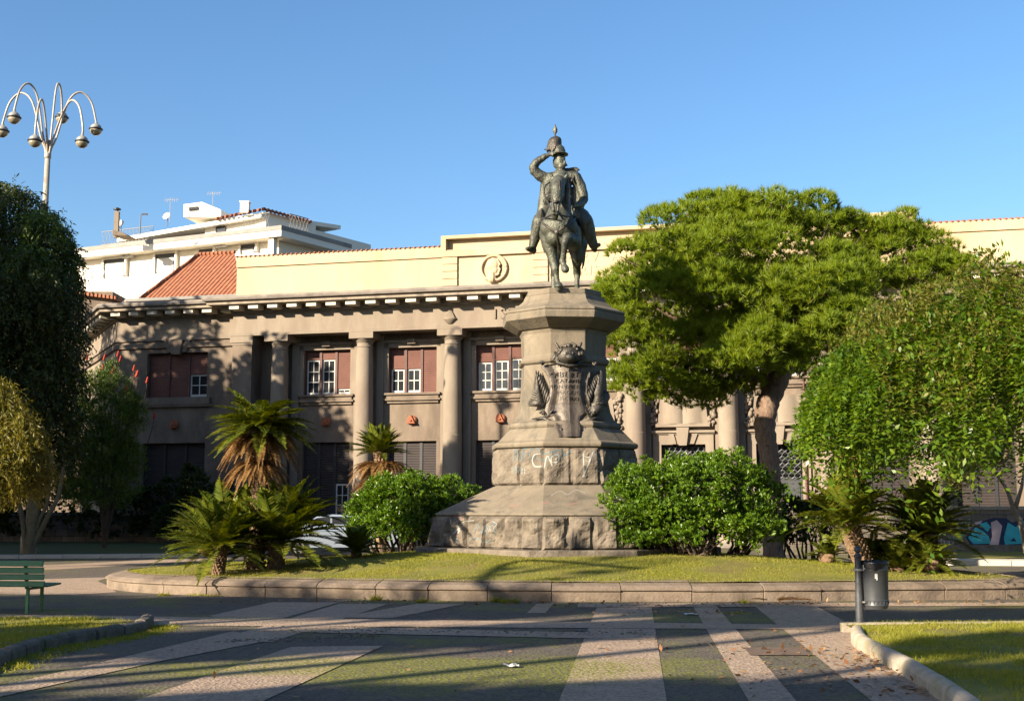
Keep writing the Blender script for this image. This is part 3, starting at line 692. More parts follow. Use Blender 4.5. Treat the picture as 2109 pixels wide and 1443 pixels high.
# ground doors: dark roller leaves
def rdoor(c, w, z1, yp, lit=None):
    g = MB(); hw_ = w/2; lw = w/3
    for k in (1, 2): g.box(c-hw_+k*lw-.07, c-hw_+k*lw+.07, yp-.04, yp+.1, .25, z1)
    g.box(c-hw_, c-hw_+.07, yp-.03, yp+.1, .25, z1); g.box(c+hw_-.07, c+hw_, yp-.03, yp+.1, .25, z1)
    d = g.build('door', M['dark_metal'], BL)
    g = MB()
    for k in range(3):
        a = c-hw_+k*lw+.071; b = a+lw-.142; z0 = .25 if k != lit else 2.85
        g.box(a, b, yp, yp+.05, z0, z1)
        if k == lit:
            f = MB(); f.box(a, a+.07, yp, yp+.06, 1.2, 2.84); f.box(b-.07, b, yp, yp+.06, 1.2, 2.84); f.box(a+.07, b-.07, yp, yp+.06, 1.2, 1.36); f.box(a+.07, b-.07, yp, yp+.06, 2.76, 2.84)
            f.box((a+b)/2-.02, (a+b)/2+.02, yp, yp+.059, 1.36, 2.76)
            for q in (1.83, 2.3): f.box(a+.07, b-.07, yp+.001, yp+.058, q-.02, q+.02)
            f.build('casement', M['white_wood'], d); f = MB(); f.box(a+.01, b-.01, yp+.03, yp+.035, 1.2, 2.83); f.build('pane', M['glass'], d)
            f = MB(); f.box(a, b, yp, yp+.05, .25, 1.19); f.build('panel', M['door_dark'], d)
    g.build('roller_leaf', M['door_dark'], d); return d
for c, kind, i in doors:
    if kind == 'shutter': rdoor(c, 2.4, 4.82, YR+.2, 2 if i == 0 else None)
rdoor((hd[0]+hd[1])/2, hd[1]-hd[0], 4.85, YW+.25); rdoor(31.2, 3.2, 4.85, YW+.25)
# portals in the three central bays
for c, kind, i in doors:
    if kind != 'portal': continue
    g = MB()
    for sgn in (-1, 1):
        x0, x1 = sorted((c+sgn*.98, c+sgn*1.34)); g.box(x0, x1, YR-.14, YR-.004, 0, 4.5)
    g.box(c-1.34, c+1.34, YR-.14, YR-.004, 4.5, 4.95); g.box(c-1.41, c+1.41, YR-.3, YR-.004, 5.02, 5.12); g.box(c-1.4, c+1.4, YR-.2, YR-.004, 4.95, 5.02)
    g.prism([(c-.17, 4.45), (c+.17, 4.45), (c+.28, 5.25), (c-.28, 5.25)], YR-.36, YR-.301, 'Y'); g.prism([(c-.17, 4.45), (c+.17, 4.45), (c+.28, 5.02), (c-.28, 5.02)], YR-.30, YR-.141, 'Y')
    g.prism([(c+.3, 4.52), (c+.48, 4.52), (c+.66, 5.0), (c+.42, 5.0)], YR-.22, YR-.141, 'Y'); g.prism([(c-.48, 4.52), (c-.3, 4.52), (c-.42, 5.0), (c-.66, 5.0)], YR-.22, YR-.141, 'Y')
    g.build('portal_surround', M['render_pale'], BL)
    # open book in relief
    bk_ = MB(); zb, zt = 5.42, 6.62; N = 14
    for sgn in (-1, 1):
        r0_, r1_, r2_, r3_ = [], [], [], []
        for k in range(N+1):
            u = k/N; x = c+sgn*u*1.0; d_ = .18+.16*math.sin(min(1, u*1.25)*PI)**.8*(1-u*.4)
            sk = sgn*u*.12
            r0_.append((x+sk, YR-d_-.02, zb)); r1_.append((x, YR-d_, zt))
        rings = [r0_, r1_]; vs = r0_+r1_+[(p[0], YR-.003, p[2]) for p in r0_]+[(p[0], YR-.003, p[2]) for p in r1_]; n_ = N+1
        fs = [(k, k+1, n_+k+1, n_+k) for k in range(N)]+[(k, 2*n_+k, 2*n_+k+1, k+1) for k in range(N)]+[(n_+k, n_+k+1, 3*n_+k+1, 3*n_+k) for k in range(N)]+[(N, 2*n_+N, 3*n_+N, n_+N)]
        bk_.add(vs, fs)
    bk_.box(c-1.2, c+1.2, YR-.3, YR-.003, zb-.14, zb-.001)
    bo = bk_.build('book_relief', M['render_pale'], BL, fix=True); autosmooth(bo, 40)
    g = MB(); rr = random.Random(i)
    for sgn in (-1, 1):
        for k in range(26):
            g.ball((c+sgn*(1.25+rr.uniform(-.13,.16)), YR-.12-rr.uniform(0,.12), 5.3+k/26*1.5), (rr.uniform(.06,.13), .1, rr.uniform(.06,.14)), 7, 5)
    g.build('scroll_ornament', M['render_pale'], BL, smooth=True)
    # lozenge grille and leaf below
    g = MB(); zg0, zg1 = 2.95, 4.45; nx, nz_ = 7, 5
    for a in range(nx):
        for b in range(nz_):
            x = c-.9+1.8*(a+.5)/nx; z = zg0+(zg1-zg0)*(b+.5)/nz_; dx, dz = .9/nx, (zg1-zg0)/nz_/2
            pts = [(x, YR+.16, z-dz), (x+dx, YR+.16, z-dz*.3), (x+dx, YR+.16, z+dz*.3), (x, YR+.16, z+dz), (x-dx, YR+.16, z+dz*.3), (x-dx, YR+.16, z-dz*.3), (x, YR+.16, z-dz)]
            g.tube(pts, .028, 5)
    dd = MB()
    if i == 5 or i == 3: dd.box(c-.98, c-.02, YR+.2, YR+.26, .25, 2.9); dd.box(c+.02, c+.98, YR+.2, YR+.26, .25, 2.9); dd.box(c-.98, c+.98, YR+.18, YR+.28, 2.9, 3.02)
    else: dd.box(c-.98, c+.98, YR+.18, YR+.28, 2.86, 2.95)
    d_ = dd.build('portal_door', M['iron'], BL)
    if i in (3, 5):
        q = MB()
        for x0 in (c-.85, c+.15):
            for z0, z1 in ((.5,1.5), (1.7,2.7)):
                q.box(x0, x0+.7, YR+.16, YR+.199, z0, z1)
                for zz in (z0-.06, z1+.06): q.ball((x0+.05, YR+.17, zz), .03, 6, 4); q.ball((x0+.65, YR+.17, zz), .03, 6, 4)
        q.build('panel', M['iron'], d_)
    g.build('grille', M['iron'], d_)
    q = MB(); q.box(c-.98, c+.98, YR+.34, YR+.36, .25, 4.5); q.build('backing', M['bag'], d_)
# columns
for s in cols:
    g = MB(); prof = [(.50,0), (.50,.5), (.46,.55), (.455,2.5), (.445,4.0), (.455,4.9), (.455,5.02), (.44,5.04), (.43,6.5), (.40,8.6), (.375,9.22), (.40,9.24), (.40,9.28), (.37,9.30), (.37,9.42), (.40,9.46), (.50,9.58), (.50,9.62)]
    g.lathe(prof, (s, .45, 0), 28); o = g.build('column', M['render_pale'], BL); autosmooth(o, 30)
    g = MB(); g.box(s-.60, s+.60, -.10, 1.12, 9.62, 9.915); g.build('capital', M['render_pale'], o)
# emblems
def emblem(c, y, z):
    g = MB(); g.lathe([(.24,-.0), (.24,.10), (.19,.15), (.01,.15)], (0,0,0), 16)
    t = MB()
    for (x, yy, zz) in g.v: t.v.append((x, -zz, yy))
    t.f = g.f; o = t.build('emblem', M['terracotta'], BL, loc=(c, y, z))
    t = MB(); t.prism([(-.2,-.16), (.2,-.16), (0,.24)], -.24, -.151, 'Y'); t.ball((0,-.24,-.03), .06, 8, 6); t.build('triangle', M['terracotta'], o)
for i, c in enumerate(bays):
    if i < 3 or i > 5: emblem(c, YR-.003, 5.80)
emblem(F_(360, 873, YW)[0], YW-.003, 5.75)
# torch ornament on the frieze
for s in (-2.95, 18.1):
    g = MB(); g.lathe([(.02,.0), (.10,.02), (.30,.22), (.34,.26), (.30,.30), (.24,.34), (.01,.34)], (s, -.02, 10.13), 16, 1, .55)
    rr = random.Random(2)
    for k in range(9):
        a = (k-4)/4; g.cap((s+a*.2, -.08, 10.45), (s+a*.11, -.06, 10.92-abs(a)*.22), .055, .012, 7)
    g.build('torch_ornament', M['render_pale'], BL, smooth=True)
# letters on the frieze, inscription on the attic, medallions
fo = text_obj('frieze_lettering', 'ISTITVTO', .66, M['render_pale'], BL, (0, -.03, 10.52), thick=.045, spacing=1.35)
fx = min(v.co.x for v in fo.data.vertices); fo.location.x = -.82-fx
text_obj('attic_inscription', 'MIRV  A  QVIET', .62, M['cream'], BL, (5.0, .243, 13.02), thick=.02, spacing=1.25)
text_obj('attic_inscription', 'TRIS · DIETRO', .60, M['cream'], BL, (5.0, .243, 12.40), thick=.02, spacing=1.25)
def medallion(c, z):
    g = MB(); N = 40; R = .60
    ring = [(c+R*math.cos(2*PI*k/N), .18, z+R*math.sin(2*PI*k/N)) for k in range(N+1)]
    g.tube(ring, .075, 8); o = g.build('medallion', M['cream'], BL, smooth=True)
    h = MB(); y = .12   # helmeted head in profile looking right
    prof = [(-.42,-.62), (-.30,-.35), (-.36,-.05), (-.40,.22), (-.28,.46), (-.02,.56), (.24,.48), (.36,.28), (.42,.18), (.34,.12), (.33,.02), (.43,-.10), (.36,-.14), (.38,-.22), (.33,-.26), (.34,-.34), (.24,-.42), (.12,-.44), (.14,-.56), (.30,-.70)]
    h.prism([(c+a*.85, z+b*.85) for a, b in prof], y-.06, .249, 'Y'); h.ball((c-.02, y, z+.14), (.30, .16, .30), 14, 10); h.ball((c+.08, y, z-.1), (.18,.14,.22), 12, 8); h.cap((c-.05,y+.02,z-.25), (c-.07,y+.04,z-.5), .17, .22, 10)
    h.build('head_relief', M['cream'], o)
    h = MB()
    for k in range(12):
        a = -.7+k*.16; h.ball((c+.48*math.cos(a), .2, z+.48*math.sin(a)), (.07,.05,.09), 6, 5)
    h.build('wreath', M['cream'], o)
medallion(-.92, 12.72); medallion(15.2, 12.6)
# plinth steps
mb = MB(); sweep(mb, path, [(.35,0), (.35,.22), (0,.22), (-.3,.22), (-.3,0)]); mb.build('plinth', M['cornice_dark'], BL)
# drainpipe and small sign by the right portal
mb = MB(); s = F_(1660, 950, .9)[0]; mb.tube([(s, YR-.2, 0), (s, YR-.2, 9.9)], .05, 8); mb.build('drainpipe', M['stained_wood'], BL)
# ================================================================== WHITE APARTMENT HOUSE
CA = AT(575, 480, 86); CA.z = 0
AB = thing('apartment_building', 'white apartment building with a roof terrace rising behind the left end of the brown building', 'building', CA)
def plane_dir(vx):     # direction of a horizontal with vanishing point at column vx
    v = Vector(((vx-1054.5)/FPX, 1.0)); return v.normalized()
dl = -plane_dir(1054.5-5800); dl = plane_dir(1054.5-5800); dl = Vector((-abs(dl.x), abs(dl.y)))      # left face runs away to the left
dr = plane_dir(1054.5+1750); 
def onface(px, py, d):       # (distance along face, height)
    r = ray(px, py); # solve CA + d*s = t*r
    det = d.x*(-r[1]) - d.y*(-r[0]); s = (-CA.x*(-r[1]) - (-CA.y)*(-r[0]))/det
    P = Vector((CA.x+d.x*s, CA.y+d.y*s)); t = P.y/r[1]; return s, EYE+r[2]*t
def quad_on(mb, d, s0, s1, z0, z1, o0, o1):
    """box lying along face direction d, between outward offsets o0..o1"""
    n = Vector((-d.y, d.x)); 
    if n.y > 0: n = -n
    P = [d*s0+n*o0, d*s1+n*o0, d*s1+n*o1, d*s0+n*o1]
    mb.prism([(p.x, p.y) for p in P], z0, z1)
zs = onface(575, 480, dl)[1]           # terrace slab top near the corner
Lf = onface(150, 560, dl)[0]; Rf = onface(703, 520, dr)[0]
mb = MB(); A0 = Vector((0,0)); P = [A0, dl*Lf, dl*Lf+dr*Rf, dr*Rf]
mb.prism([(p.x, p.y) for p in P], 0, zs-.55); mb.build('wall', M['white_plaster'], AB)
mb = MB()
nl = Vector((-dl.y, dl.x)); nl = -nl if nl.y > 0 else nl; nr = Vector((-dr.y, dr.x)); nr = nr if nr.x > 0 else -nr
nr = Vector((dr.y, -dr.x)); 
q = [nl*1.0+nr*1.0, dl*(Lf+.6)+nl*1.0, dl*(Lf+.6)+dr*Rf, dr*Rf+nr*1.0]
mb.prism([(p.x, p.y) for p in q], zs-.54, zs-.08); mb.build('terrace_slab', M['white_plaster'], AB)
mb = MB(); q = [nl*1.05+nr*1.05, dl*(Lf+.6)+nl*1.05, dl*(Lf+.6)+dr*Rf, dr*Rf+nr*1.05]
mb.prism([(p.x, p.y) for p in q], zs-.079, zs+.22); mb.build('terrace_edge', M['grey_slab'], AB)
# corner column under the slab
mb = MB(); quad_on(mb, dl, -.2, .25, zs-4, zs-.56, .5, .95); mb.build('corner_post', M['white_plaster'], AB)
# attic storey
zr = onface(510, 427, dl)[1]
s_a = onface(512, 430, dl)[0]; s_b = onface(230, 480, dl)[0]
inn = -nl*1.6
def P2(s, o=0, r=0): v = dl*s+inn*o+dr*r; return (v.x, v.y)
mb = MB(); z0 = zs+.22
sa, sb, sc_ = s_a*.96, onface(395, 440, dl)[0], onface(240, 490, dl)[0]
zb_ = onface(388, 455, dl)[1]
# tall block at the corner
mb.prism([P2(sa,1), P2(sb,1), P2(sb,1,9), P2(sa,1,12)], z0, zr-.3)
# lower wing to the left with sloping roof
mb.prism([P2(sb+.01,1.3), P2(sc_,1.3), P2(sc_,1.3,7), P2(sb+.01,1.3,7)], z0, zb_-1.5)
mb.build('penthouse', M['white_plaster'], AB)
mb = MB()
za = onface(512, 427, dl)[1]; zl = onface(262, 478, dl)[1]
a, b = P2(sa-.3,.6), P2(sc_+.8,.6); c_, d_ = P2(sc_+.8,1,8), P2(sa-.3,1,8)
vs = [(a[0],a[1],zr-.25), (b[0],b[1],zl-.1), (c_[0],c_[1],zl+.5), (d_[0],d_[1],zr+.5)]
mb.add(vs+[(x,y,z-.3) for x,y,z in vs], [(0,1,2,3),(7,6,5,4),(0,4,5,1),(1,5,6,2),(2,6,7,3),(3,7,4,0)]); mb.build('penthouse_roof', M['white_plaster'], AB)
# red tile edge along the right-hand roof
mb = MB(); e = onface(680, 470, dr)
p0 = Vector((*P2(sa-.6,.5), zr-.02)); p1 = Vector((dr.x*Rf*.80+P2(sa-.6,.5)[0], dr.y*Rf*.80+P2(sa-.6,.5)[1], zr-.02)); p2_ = Vector((*P2(sb*.75+sa*.25,.5), zr-.35))
for A_, B_ in ((p0, p1), (p0, p2_)):
    L = B_-A_; n = int(L.length/.4)
    for i in range(n): q = A_+L*(i/n); mb.cap(q+Vector((0,-.12,-.05)), q+Vector((0,.35,.1)), .13, .13, 6)
mb.build('tile_edge', M['tiles'], AB)
mb = MB(); w0 = P2(sa-.4, .9); L = dr*Rf*.8
mb.prism([w0, (w0[0]+L.x, w0[1]+L.y), (w0[0]+L.x-3, w0[1]+L.y+1), (w0[0]-2.5, w0[1]+1.5)], z0, zr-.06); mb.build('right_penthouse_wall', M['white_plaster'], AB)
# stair tower
t0 = AT(378, 425, 89)-CA; 
tw = [AT(x, y, 90)-CA for x, y in [(378,447), (378,421), (416,416), (455,432), (455,447)]]
mb = MB(); mb.loft([[(p.x, p.y, p.z) for p in tw], [(p.x+.8, p.y+3.5, p.z) for p in tw]]); st_ = mb.build('stair_tower', M['white_plaster'], AB)
w_ = [AT(x, y, 89.9)-CA for x, y in [(389,427), (407,425), (407,431), (389,433)]]
mb = MB(); mb.loft([[tuple(p) for p in w_], [(p.x, p.y+.3, p.z) for p in w_]]); mb.build('opening', M['dark_metal'], st_)
# windows with shutters pulled down (dark strips at top and left paint the reveal's shade)
def apw(px0, px1, pyt, pyb, d, name='window'):
    s0, z1 = onface(px0, pyt, d); s1, _ = onface(px1, pyt, d); _, z0 = onface(px0, pyb, d)
    g = MB(); n = Vector((-d.y, d.x)); n = -n if n.y > 0 else n
    a, b = sorted((s0, s1)); fr = MB()
    quad_on(fr, d, a-.15, a, z0, z1+.12, .0, .3); quad_on(fr, d, b, b+.15, z0, z1+.12, .0, .22); quad_on(fr, d, a, b, z1, z1+.12, .0, .22)
    o = fr.build(name, M['white_plaster'], AB); quad_on(g, d, a, b, z0, z1-.16, .01, .05); g.build('shutter', M['white_wood'], o)
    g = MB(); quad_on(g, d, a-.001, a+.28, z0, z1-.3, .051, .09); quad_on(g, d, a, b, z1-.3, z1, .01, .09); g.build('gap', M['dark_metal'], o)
for a in [(217,262,536,572), (323,365,525,562), (412,443,515,532), (498,530,505,522)]: apw(*a, dl)
# railing of the terrace
def railing(d, nrm, s0, s1, zb, h=1.0, name='railing'):
    g = MB(); n = int(abs(s1-s0)/.32)
    for k in (0, 1):
        a = d*s0+nrm; b = d*s1+nrm; g.tube([(a.x,a.y,zb+.06+k*h), (b.x,b.y,zb+.06+k*h)], .035, 5)
    for i in range(n):
        a = d*(s0+(s1-s0)*i/n)+nrm; b = d*(s0+(s1-s0)*(i+1)/n)+nrm; m_ = (a+b)/2
        g.tube([(a.x,a.y,zb), (m_.x,m_.y,zb+.5*h), (a.x,a.y,zb+h)], .015, 4); g.tube([(b.x,b.y,zb), (m_.x,m_.y,zb+.5*h), (b.x,b.y,zb+h)], .015, 4)
    return g.build(name, M['grey_slab'], AB)
railing(dl, nl*.95, onface(334, 485, dl)[0], onface(228, 485, dl)[0], zs+.22); railing(dl, nl*.95, .2, onface(515, 465, dl)[0], zs+.22)
railing(dr, nr*.95, 0, onface(615, 480, dr)[0], zs+.22)
mb = MB(); s0 = onface(418, 470, dl); s1 = onface(438, 470, dl); a = P2(s0[0], .93); b = P2(s1[0], .93)
mb.prism([a, b, (b[0], b[1]+.08), (a[0], a[1]+.08)], zs+.25, onface(428, 455, dl)[1]-.1); mb.build('terrace_window', M['glass'], AB)
# chimney, ac units, dishes, aerials, lamp
def ab_thing(name, label, cat, p): return thing(name, label, cat, p)
def ac(px, py, label):
    s, z = onface(px, py, dl); p = CA+Vector((dl.x*s+nl.x*.3, dl.y*s+nl.y*.3, z))
    t = thing('air_conditioner', label, 'air conditioner', p, math.atan2(-dl.y, -dl.x), 'air conditioners on the white building')
    g = MB(); g.box(-.5,.5,-.22,.15,-.32,.32); o = g.build('casing', M['white_wood'], t); bevel(o, .03, 2)
    g = MB(); g.lathe([(.01,0),(.23,0),(.23,.02),(.01,.02)], (0,0,0), 16); g2 = MB(); g2.v = [(x-.15, -z-.222, y) for x, y, z in g.v]; g2.f = g.f; g2.build('fan_grille', M['grey_slab'], t)
ac(268, 524, 'boxy white air conditioner beside the leftmost window of the white building'); ac(460, 502, 'boxy white air conditioner high on the wall near the corner of the white building')
p = AT(240, 470, 87.5); t = thing('chimney', 'tall thin chimney with dark cowl on the roof terrace', 'chimney', (p.x, p.y, zs))
g = MB(); ht = AT(240, 436, 87.5).z-zs; g.box(-.16,.16,-.16,.16,0,ht); g.build('stack', M['render_pale'], t)
g = MB(); g.lathe([(.10,ht),(.10,ht+.12),(.28,ht+.14),(.28,ht+.2),(.08,ht+.3)], (0,0,0), 12); g.build('cowl', M['dark_metal'], t)
p = AT(505, 420, 88); t = thing('chimney', 'short square white chimney at the tiled corner of the roof', 'chimney', (p.x, p.y, p.z-.7)); g = MB(); g.box(-.3,.3,-.3,.3,0,.75); g.box(-.35,.35,-.35,.35,.75,.85); g.build('stack', M['white_plaster'], t)
def dish(px, py, Y, label, r=.35):
    p = AT(px, py, Y); t = thing('satellite_dish', label, 'satellite dish', p, 0, 'satellite dishes'); g = MB()
    g.v = []; g.lathe([(.01,0),(r*.5,.03),(r*.85,.09),(r,.14),(r*.98,.16),(r*.5,.06),(.01,.03)], (0,0,0), 18); o = g.build('dish', M['white_wood'], t, True); o.rotation_euler = (math.radians(65), 0, math.radians(-20))
    g = MB(); g.tube([(0,.05,0),(0,.1,-.7)], .03, 6); g.build('post', M['iron'], t)
dish(207, 566, 86, 'satellite dish fixed low beside the leftmost window of the white building', .42); dish(249, 463, 88, 'small white satellite dish beside the thin chimney', .32); dish(345, 447, 88.5, 'white satellite dish on the penthouse roof below the thin aerial', .3)
def aerial(px, py0, py1, Y, label):
    a = AT(px, py1, Y); b = AT(px, py0, Y); t = thing('tv_aerial', label, 'aerial', a, 0, 'television aerials'); h = b.z-a.z
    g = MB(); g.tube([(0,0,-.5),(0,0,h)], .022, 5); g.build('mast', M['pole'], t)
    g = MB(); g.tube([(-.45,0,h*.85),(.6,0,h*.9)], .013, 4)
    for k in range(6): x = -.38+k*.17; g.tube([(x,-.02,h*.86-.16),(x+.02,0,h*.87+.16)], .009, 4)
    g.build('rods', M['pole'], t)
aerial(350, 407, 444, 89, 'thin television aerial left of the stair tower'); aerial(438, 395, 421, 90, 'larger television aerial above the stair tower')
a = AT(288, 486, 85); t = thing('terrace_lamp', 'thin dark angled lamp post on the roof terrace', 'lamp', a); h = AT(288, 442, 85).z-a.z
g = MB(); g.tube([(0,0,0),(0,0,h),(.45,0,h+.02)], .045, 6); g.build('post', M['dark_metal'], t); g = MB(); g.box(.1,.5,-.07,.07,h-.02,h+.07); g.build('lamp_head', M['dark_metal'], t)
# dark party structure on the terrace
mb = MB(); q = [AT(x, y, 87) - CA for x, y in [(232,484), (232,473), (250,478), (262,485)]]; mb.loft([[tuple(v) for v in q], [(v.x+.3, v.y+1.6, v.z) for v in q]]); mb.build('terrace_screen', M['render'], AB)
# small red roofed building at far left
p = AT(190, 640, 74); SB = thing('old_house', 'brown house with red tiled roof between the dark tree and the white building', 'building', (p.x, p.y, 0))
zt = AT(190, 600, 74).z
mb = MB(); mb.prism([(-5,0), (1.2,0), (1.2,9), (-5,9)], 0, zt); mb.build('wall', M['render'], SB)
mb = MB(); vs = [(-5.4,-.4,zt+.35),(1.5,-.4,zt-.55),(1.5,9,zt-.55),(-5.4,9,zt+.35)]; mb.add(vs+[(x,y,z+.2) for x,y,z in vs], [(0,1,2,3),(7,6,5,4),(0,4,5,1),(1,5,6,2),(2,6,7,3),(3,7,4,0)]); mb.build('roof', M['tiles'], SB)
mb = MB(); mb.box(.4,1.0,-.05,-.001,zt-3.5,zt-2.2); mb.build('window', M['dark_metal'], SB)
# ================================================================== WALLS IN FRONT OF THE BUILDING
def wallmat():
    m, nt, n, l, b = new_mat('dark_block_wall')
    tc = n.new('ShaderNodeTexCoord'); br = n.new('ShaderNodeTexBrick'); br.inputs['Scale'].default_value = 1; br.inputs['Brick Width'].default_value = .62; br.inputs['Row Height'].default_value = .36; br.inputs['Mortar Size'].default_value = .012
    br.inputs['Color1'].default_value = (.09,.075,.06,1); br.inputs['Color2'].default_value = (.135,.115,.095,1); br.inputs['Mortar'].default_value = (.035,.03,.028,1)
    mp = n.new('ShaderNodeMapping'); mp.inputs['Rotation'].default_value = (PI/2, 0, 0); l.new(tc.outputs['Object'], mp.inputs[0]); l.new(mp.outputs[0], br.inputs[0]); 
    nz = n.new('ShaderNodeTexNoise'); nz.inputs['Scale'].default_value = 2; nz.inputs['Detail'].default_value = 9; l.new(tc.outputs['Object'], nz.inputs[0])
    mx = n.new('ShaderNodeMix'); mx.data_type = 'RGBA'; mx.blend_type = 'MULTIPLY'; mx.inputs[0].default_value = .8; l.new(br.outputs[0], mx.inputs[6]); r = ramp(n, [(.3,(.5,.5,.5)),(.7,(1.25,1.2,1.1))]); l.new(nz.outputs[0], r.inputs[0]); l.new(r.outputs[0], mx.inputs[7])
    l.new(mx.outputs[2], b.inputs['Base Color']); b.inputs['Roughness'].default_value = .9
    bp = n.new('ShaderNodeBump'); bp.inputs['Strength'].default_value = .7; bp.inputs['Distance'].default_value = .03; l.new(br.outputs['Fac'], bp.inputs['Height']); bp.invert = True; l.new(bp.outputs[0], b.inputs['Normal'])
    return m
M['wall'] = wallmat()
wa, wb = G(-300, 1117), G(640, 1122)
ang = math.atan2(wb.y-wa.y, wb.x-wa.x); t = thing('low_stone_wall', 'dark low stone wall in deep shade in front of the left wing', 'wall', wa, ang); Lw = (wb-wa).length
mb = MB(); mb.box(0, Lw, 0, .4, 0, 1.35); mb.build('wall_body', M['wall'], t); mb = MB(); mb.box(0, Lw, -.06, .46, 1.352, 1.5); mb.build('wall_cap', M['cornice_dark'], t)
wa, wb = G(1560, 1141), G(2400, 1142.5)
ang = math.atan2(wb.y-wa.y, wb.x-wa.x); GW = thing('graffiti_wall', 'low dark block wall painted with a large cyan tag in front of the right wing', 'wall', wa, ang); Lw = (wb-wa).length
mb = MB(); mb.box(0, Lw, 0, .4, 0, .36); mb.build('base_course', M['kerb_dark'], GW)
mb = MB(); mb.box(0, Lw, .04, .4, .362, 1.62); mb.build('wall_body', M['wall'], GW); mb = MB(); mb.box(0, Lw, -.02, .46, 1.622, 1.74); mb.build('wall_cap', M['cornice_dark'], GW)
Ri = GW.matrix_basis.inverted() if False else (Matrix.Translation(wa) @ Matrix.Rotation(ang, 4, 'Z')).inverted()
def gwp(px, py):
    r = ray(px, py); n = Vector((math.sin(ang), -math.cos(ang))); t = (wa.x*n.x+wa.y*n.y)/(r[0]*n.x+r[1]*n.y); v = Ri @ Vector((r[0]*t, r[1]*t, EYE+r[2]*t)); return v.x, v.z
def spray(polys, m, off, name, parent, th=.002):
    g = MB()
    for pl in polys: g.prism([gwp(*p) for p in pl], .04-off-th, .04-off, 'Y')
    return g.build(name, m, parent)
def zoomp(l): return [(1600+x*509/2109, 940+y*340/1409) for x, y in l]
spray([zoomp([(1615,690),(1660,610),(1720,560),(1850,520),(1960,525),(2010,560),(2109,530),(2250,540),(2300,640),(2260,770),(2109,775),(1930,770),(1660,760)])], M['gnavy'], .001, 'tag_outline', GW)
spray([zoomp([(1635,690),(1700,600),(1770,640),(1810,680),(1830,740),(1680,745)]), zoomp([(1940,690),(1975,560),(2040,600),(2109,545),(2200,560),(2170,700),(2109,740),(1950,750)]), zoomp([(1730,575),(1790,555),(1830,600),(1800,640)])], M['gcyan'], .0035, 'tag_fill', GW)
spray([zoomp([(1830,560),(1880,540),(1925,590),(1905,700),(1895,755),(1815,755),(1840,680)]), zoomp([(1690,560),(1760,545),(1740,570),(1700,580)])], M['grose'], .006, 'tag_highlight', GW)
spray([zoomp([(1990,720),(2025,690),(2050,725)]), zoomp([(2090,640),(2140,600),(2150,680)])], M['gnavy'], .006, 'tag_detail', GW)
spray([zoomp([(1500,690),(1540,640),(1600,650),(1590,700),(1540,715)])], M['ggreen'], .001, 'green_smear', GW)
# stroke alphabet for sprayed writing
ST = {'A': [[(0,0),(.5,1),(1,0)],[(.25,.45),(.75,.45)]], 'I': [[(.5,0),(.5,1)]], 'N': [[(0,0),(0,1),(1,0),(1,1)]], 'F': [[(0,0),(0,1),(.9,1)],[(0,.55),(.7,.55)]], 'O': [[(.5,0),(.1,.2),(0,.5),(.15,.85),(.5,1),(.85,.85),(1,.5),(.9,.2),(.5,0)]],
 'C': [[(1,.9),(.6,1),(.15,.85),(0,.5),(.15,.1),(.6,0),(1,.12)]], 'P': [[(0,0),(0,1),(.8,.95),(.85,.6),(0,.5)]], 'K': [[(0,0),(0,1)],[(.9,1),(0,.5),(1,0)]], 'L': [[(0,1),(0,0),(.8,0)]], 'E': [[(.9,1),(0,1),(0,0),(.9,0)],[(0,.5),(.7,.5)]], 'G': [[(1,.85),(.6,1),(.1,.8),(0,.4),(.3,0),(.8,.05),(.95,.45),(.55,.45)]],
 'T': [[(.5,0),(.5,1)],[(0,1),(1,1)]], '+': [[(.5,.2),(.5,.8)],[(.15,.5),(.85,.5)]], 'Z': [[(0,1),(1,1),(0,0),(1,0)]], 'M': [[(0,0),(.1,1),(.5,.3),(.9,1),(1,0)]], 'R': [[(0,0),(0,1),(.8,.9),(.8,.6),(0,.5),(.9,0)]], 'S': [[(1,.9),(.5,1),(.05,.8),(.3,.55),(.8,.45),(.95,.15),(.5,0),(0,.1)]], 'W': [[(0,1),(.25,0),(.5,.7),(.75,0),(1,1)]], 'U': [[(0,1),(0,.2),(.4,0),(.9,.1),(1,1)]], 'V': [[(0,1),(.5,0),(1,1)]], '/': [[(0,0),(1,1)]], '-': [[(0,.5),(1,.5)]], ' ': []}
def strokes(txt, x, y, w, h, gap=.3, slant=.1, rng=random.Random(4)):
    out = []
    for ch in txt:
        for s_ in ST.get(ch, []): out.append([(x+(a+slant*b)*w+rng.uniform(-.04,.04)*w, y-b*h+rng.uniform(-.05,.05)*h) for a, b in s_])
        x += w*(1+gap) if ch != 'I' else w*(.9)
    return out
def ribbon(mb, pts, w, project):
    """pts in picture survey units, project(px,py)->(point, normal)"""
    P = []
    for (x0, y0), (x1, y1) in zip(pts, pts[1:]):
        n = max(1, int(math.hypot(x1-x0, y1-y0)/1.5))
        for i in range(n): P.append((x0+(x1-x0)*i/n, y0+(y1-y0)*i/n))
    P.append(pts[-1]); L = []; R = []
    for i, p in enumerate(P):
        a = P[max(0, i-1)]; b = P[min(len(P)-1, i+1)]; dx, dy = b[0]-a[0], b[1]-a[1]; q = math.hypot(dx, dy) or 1
        ox, oy = -dy/q*w/2, dx/q*w/2; l_ = project(p[0]+ox, p[1]+oy); r_ = project(p[0]-ox, p[1]-oy)
        if l_ is None or r_ is None:
            if len(L) > 1: mb.loft([[L[k], R[k]] for k in range(len(L))], close=False, cap=False)
            L, R = [], []; continue
        L.append(l_); R.append(r_)
    if len(L) > 1: mb.loft([[L[k], R[k]] for k in range(len(L))], close=False, cap=False)
g = MB()
def gproj(px, py): v = gwp(px, py); return (v[0], .034, v[1])
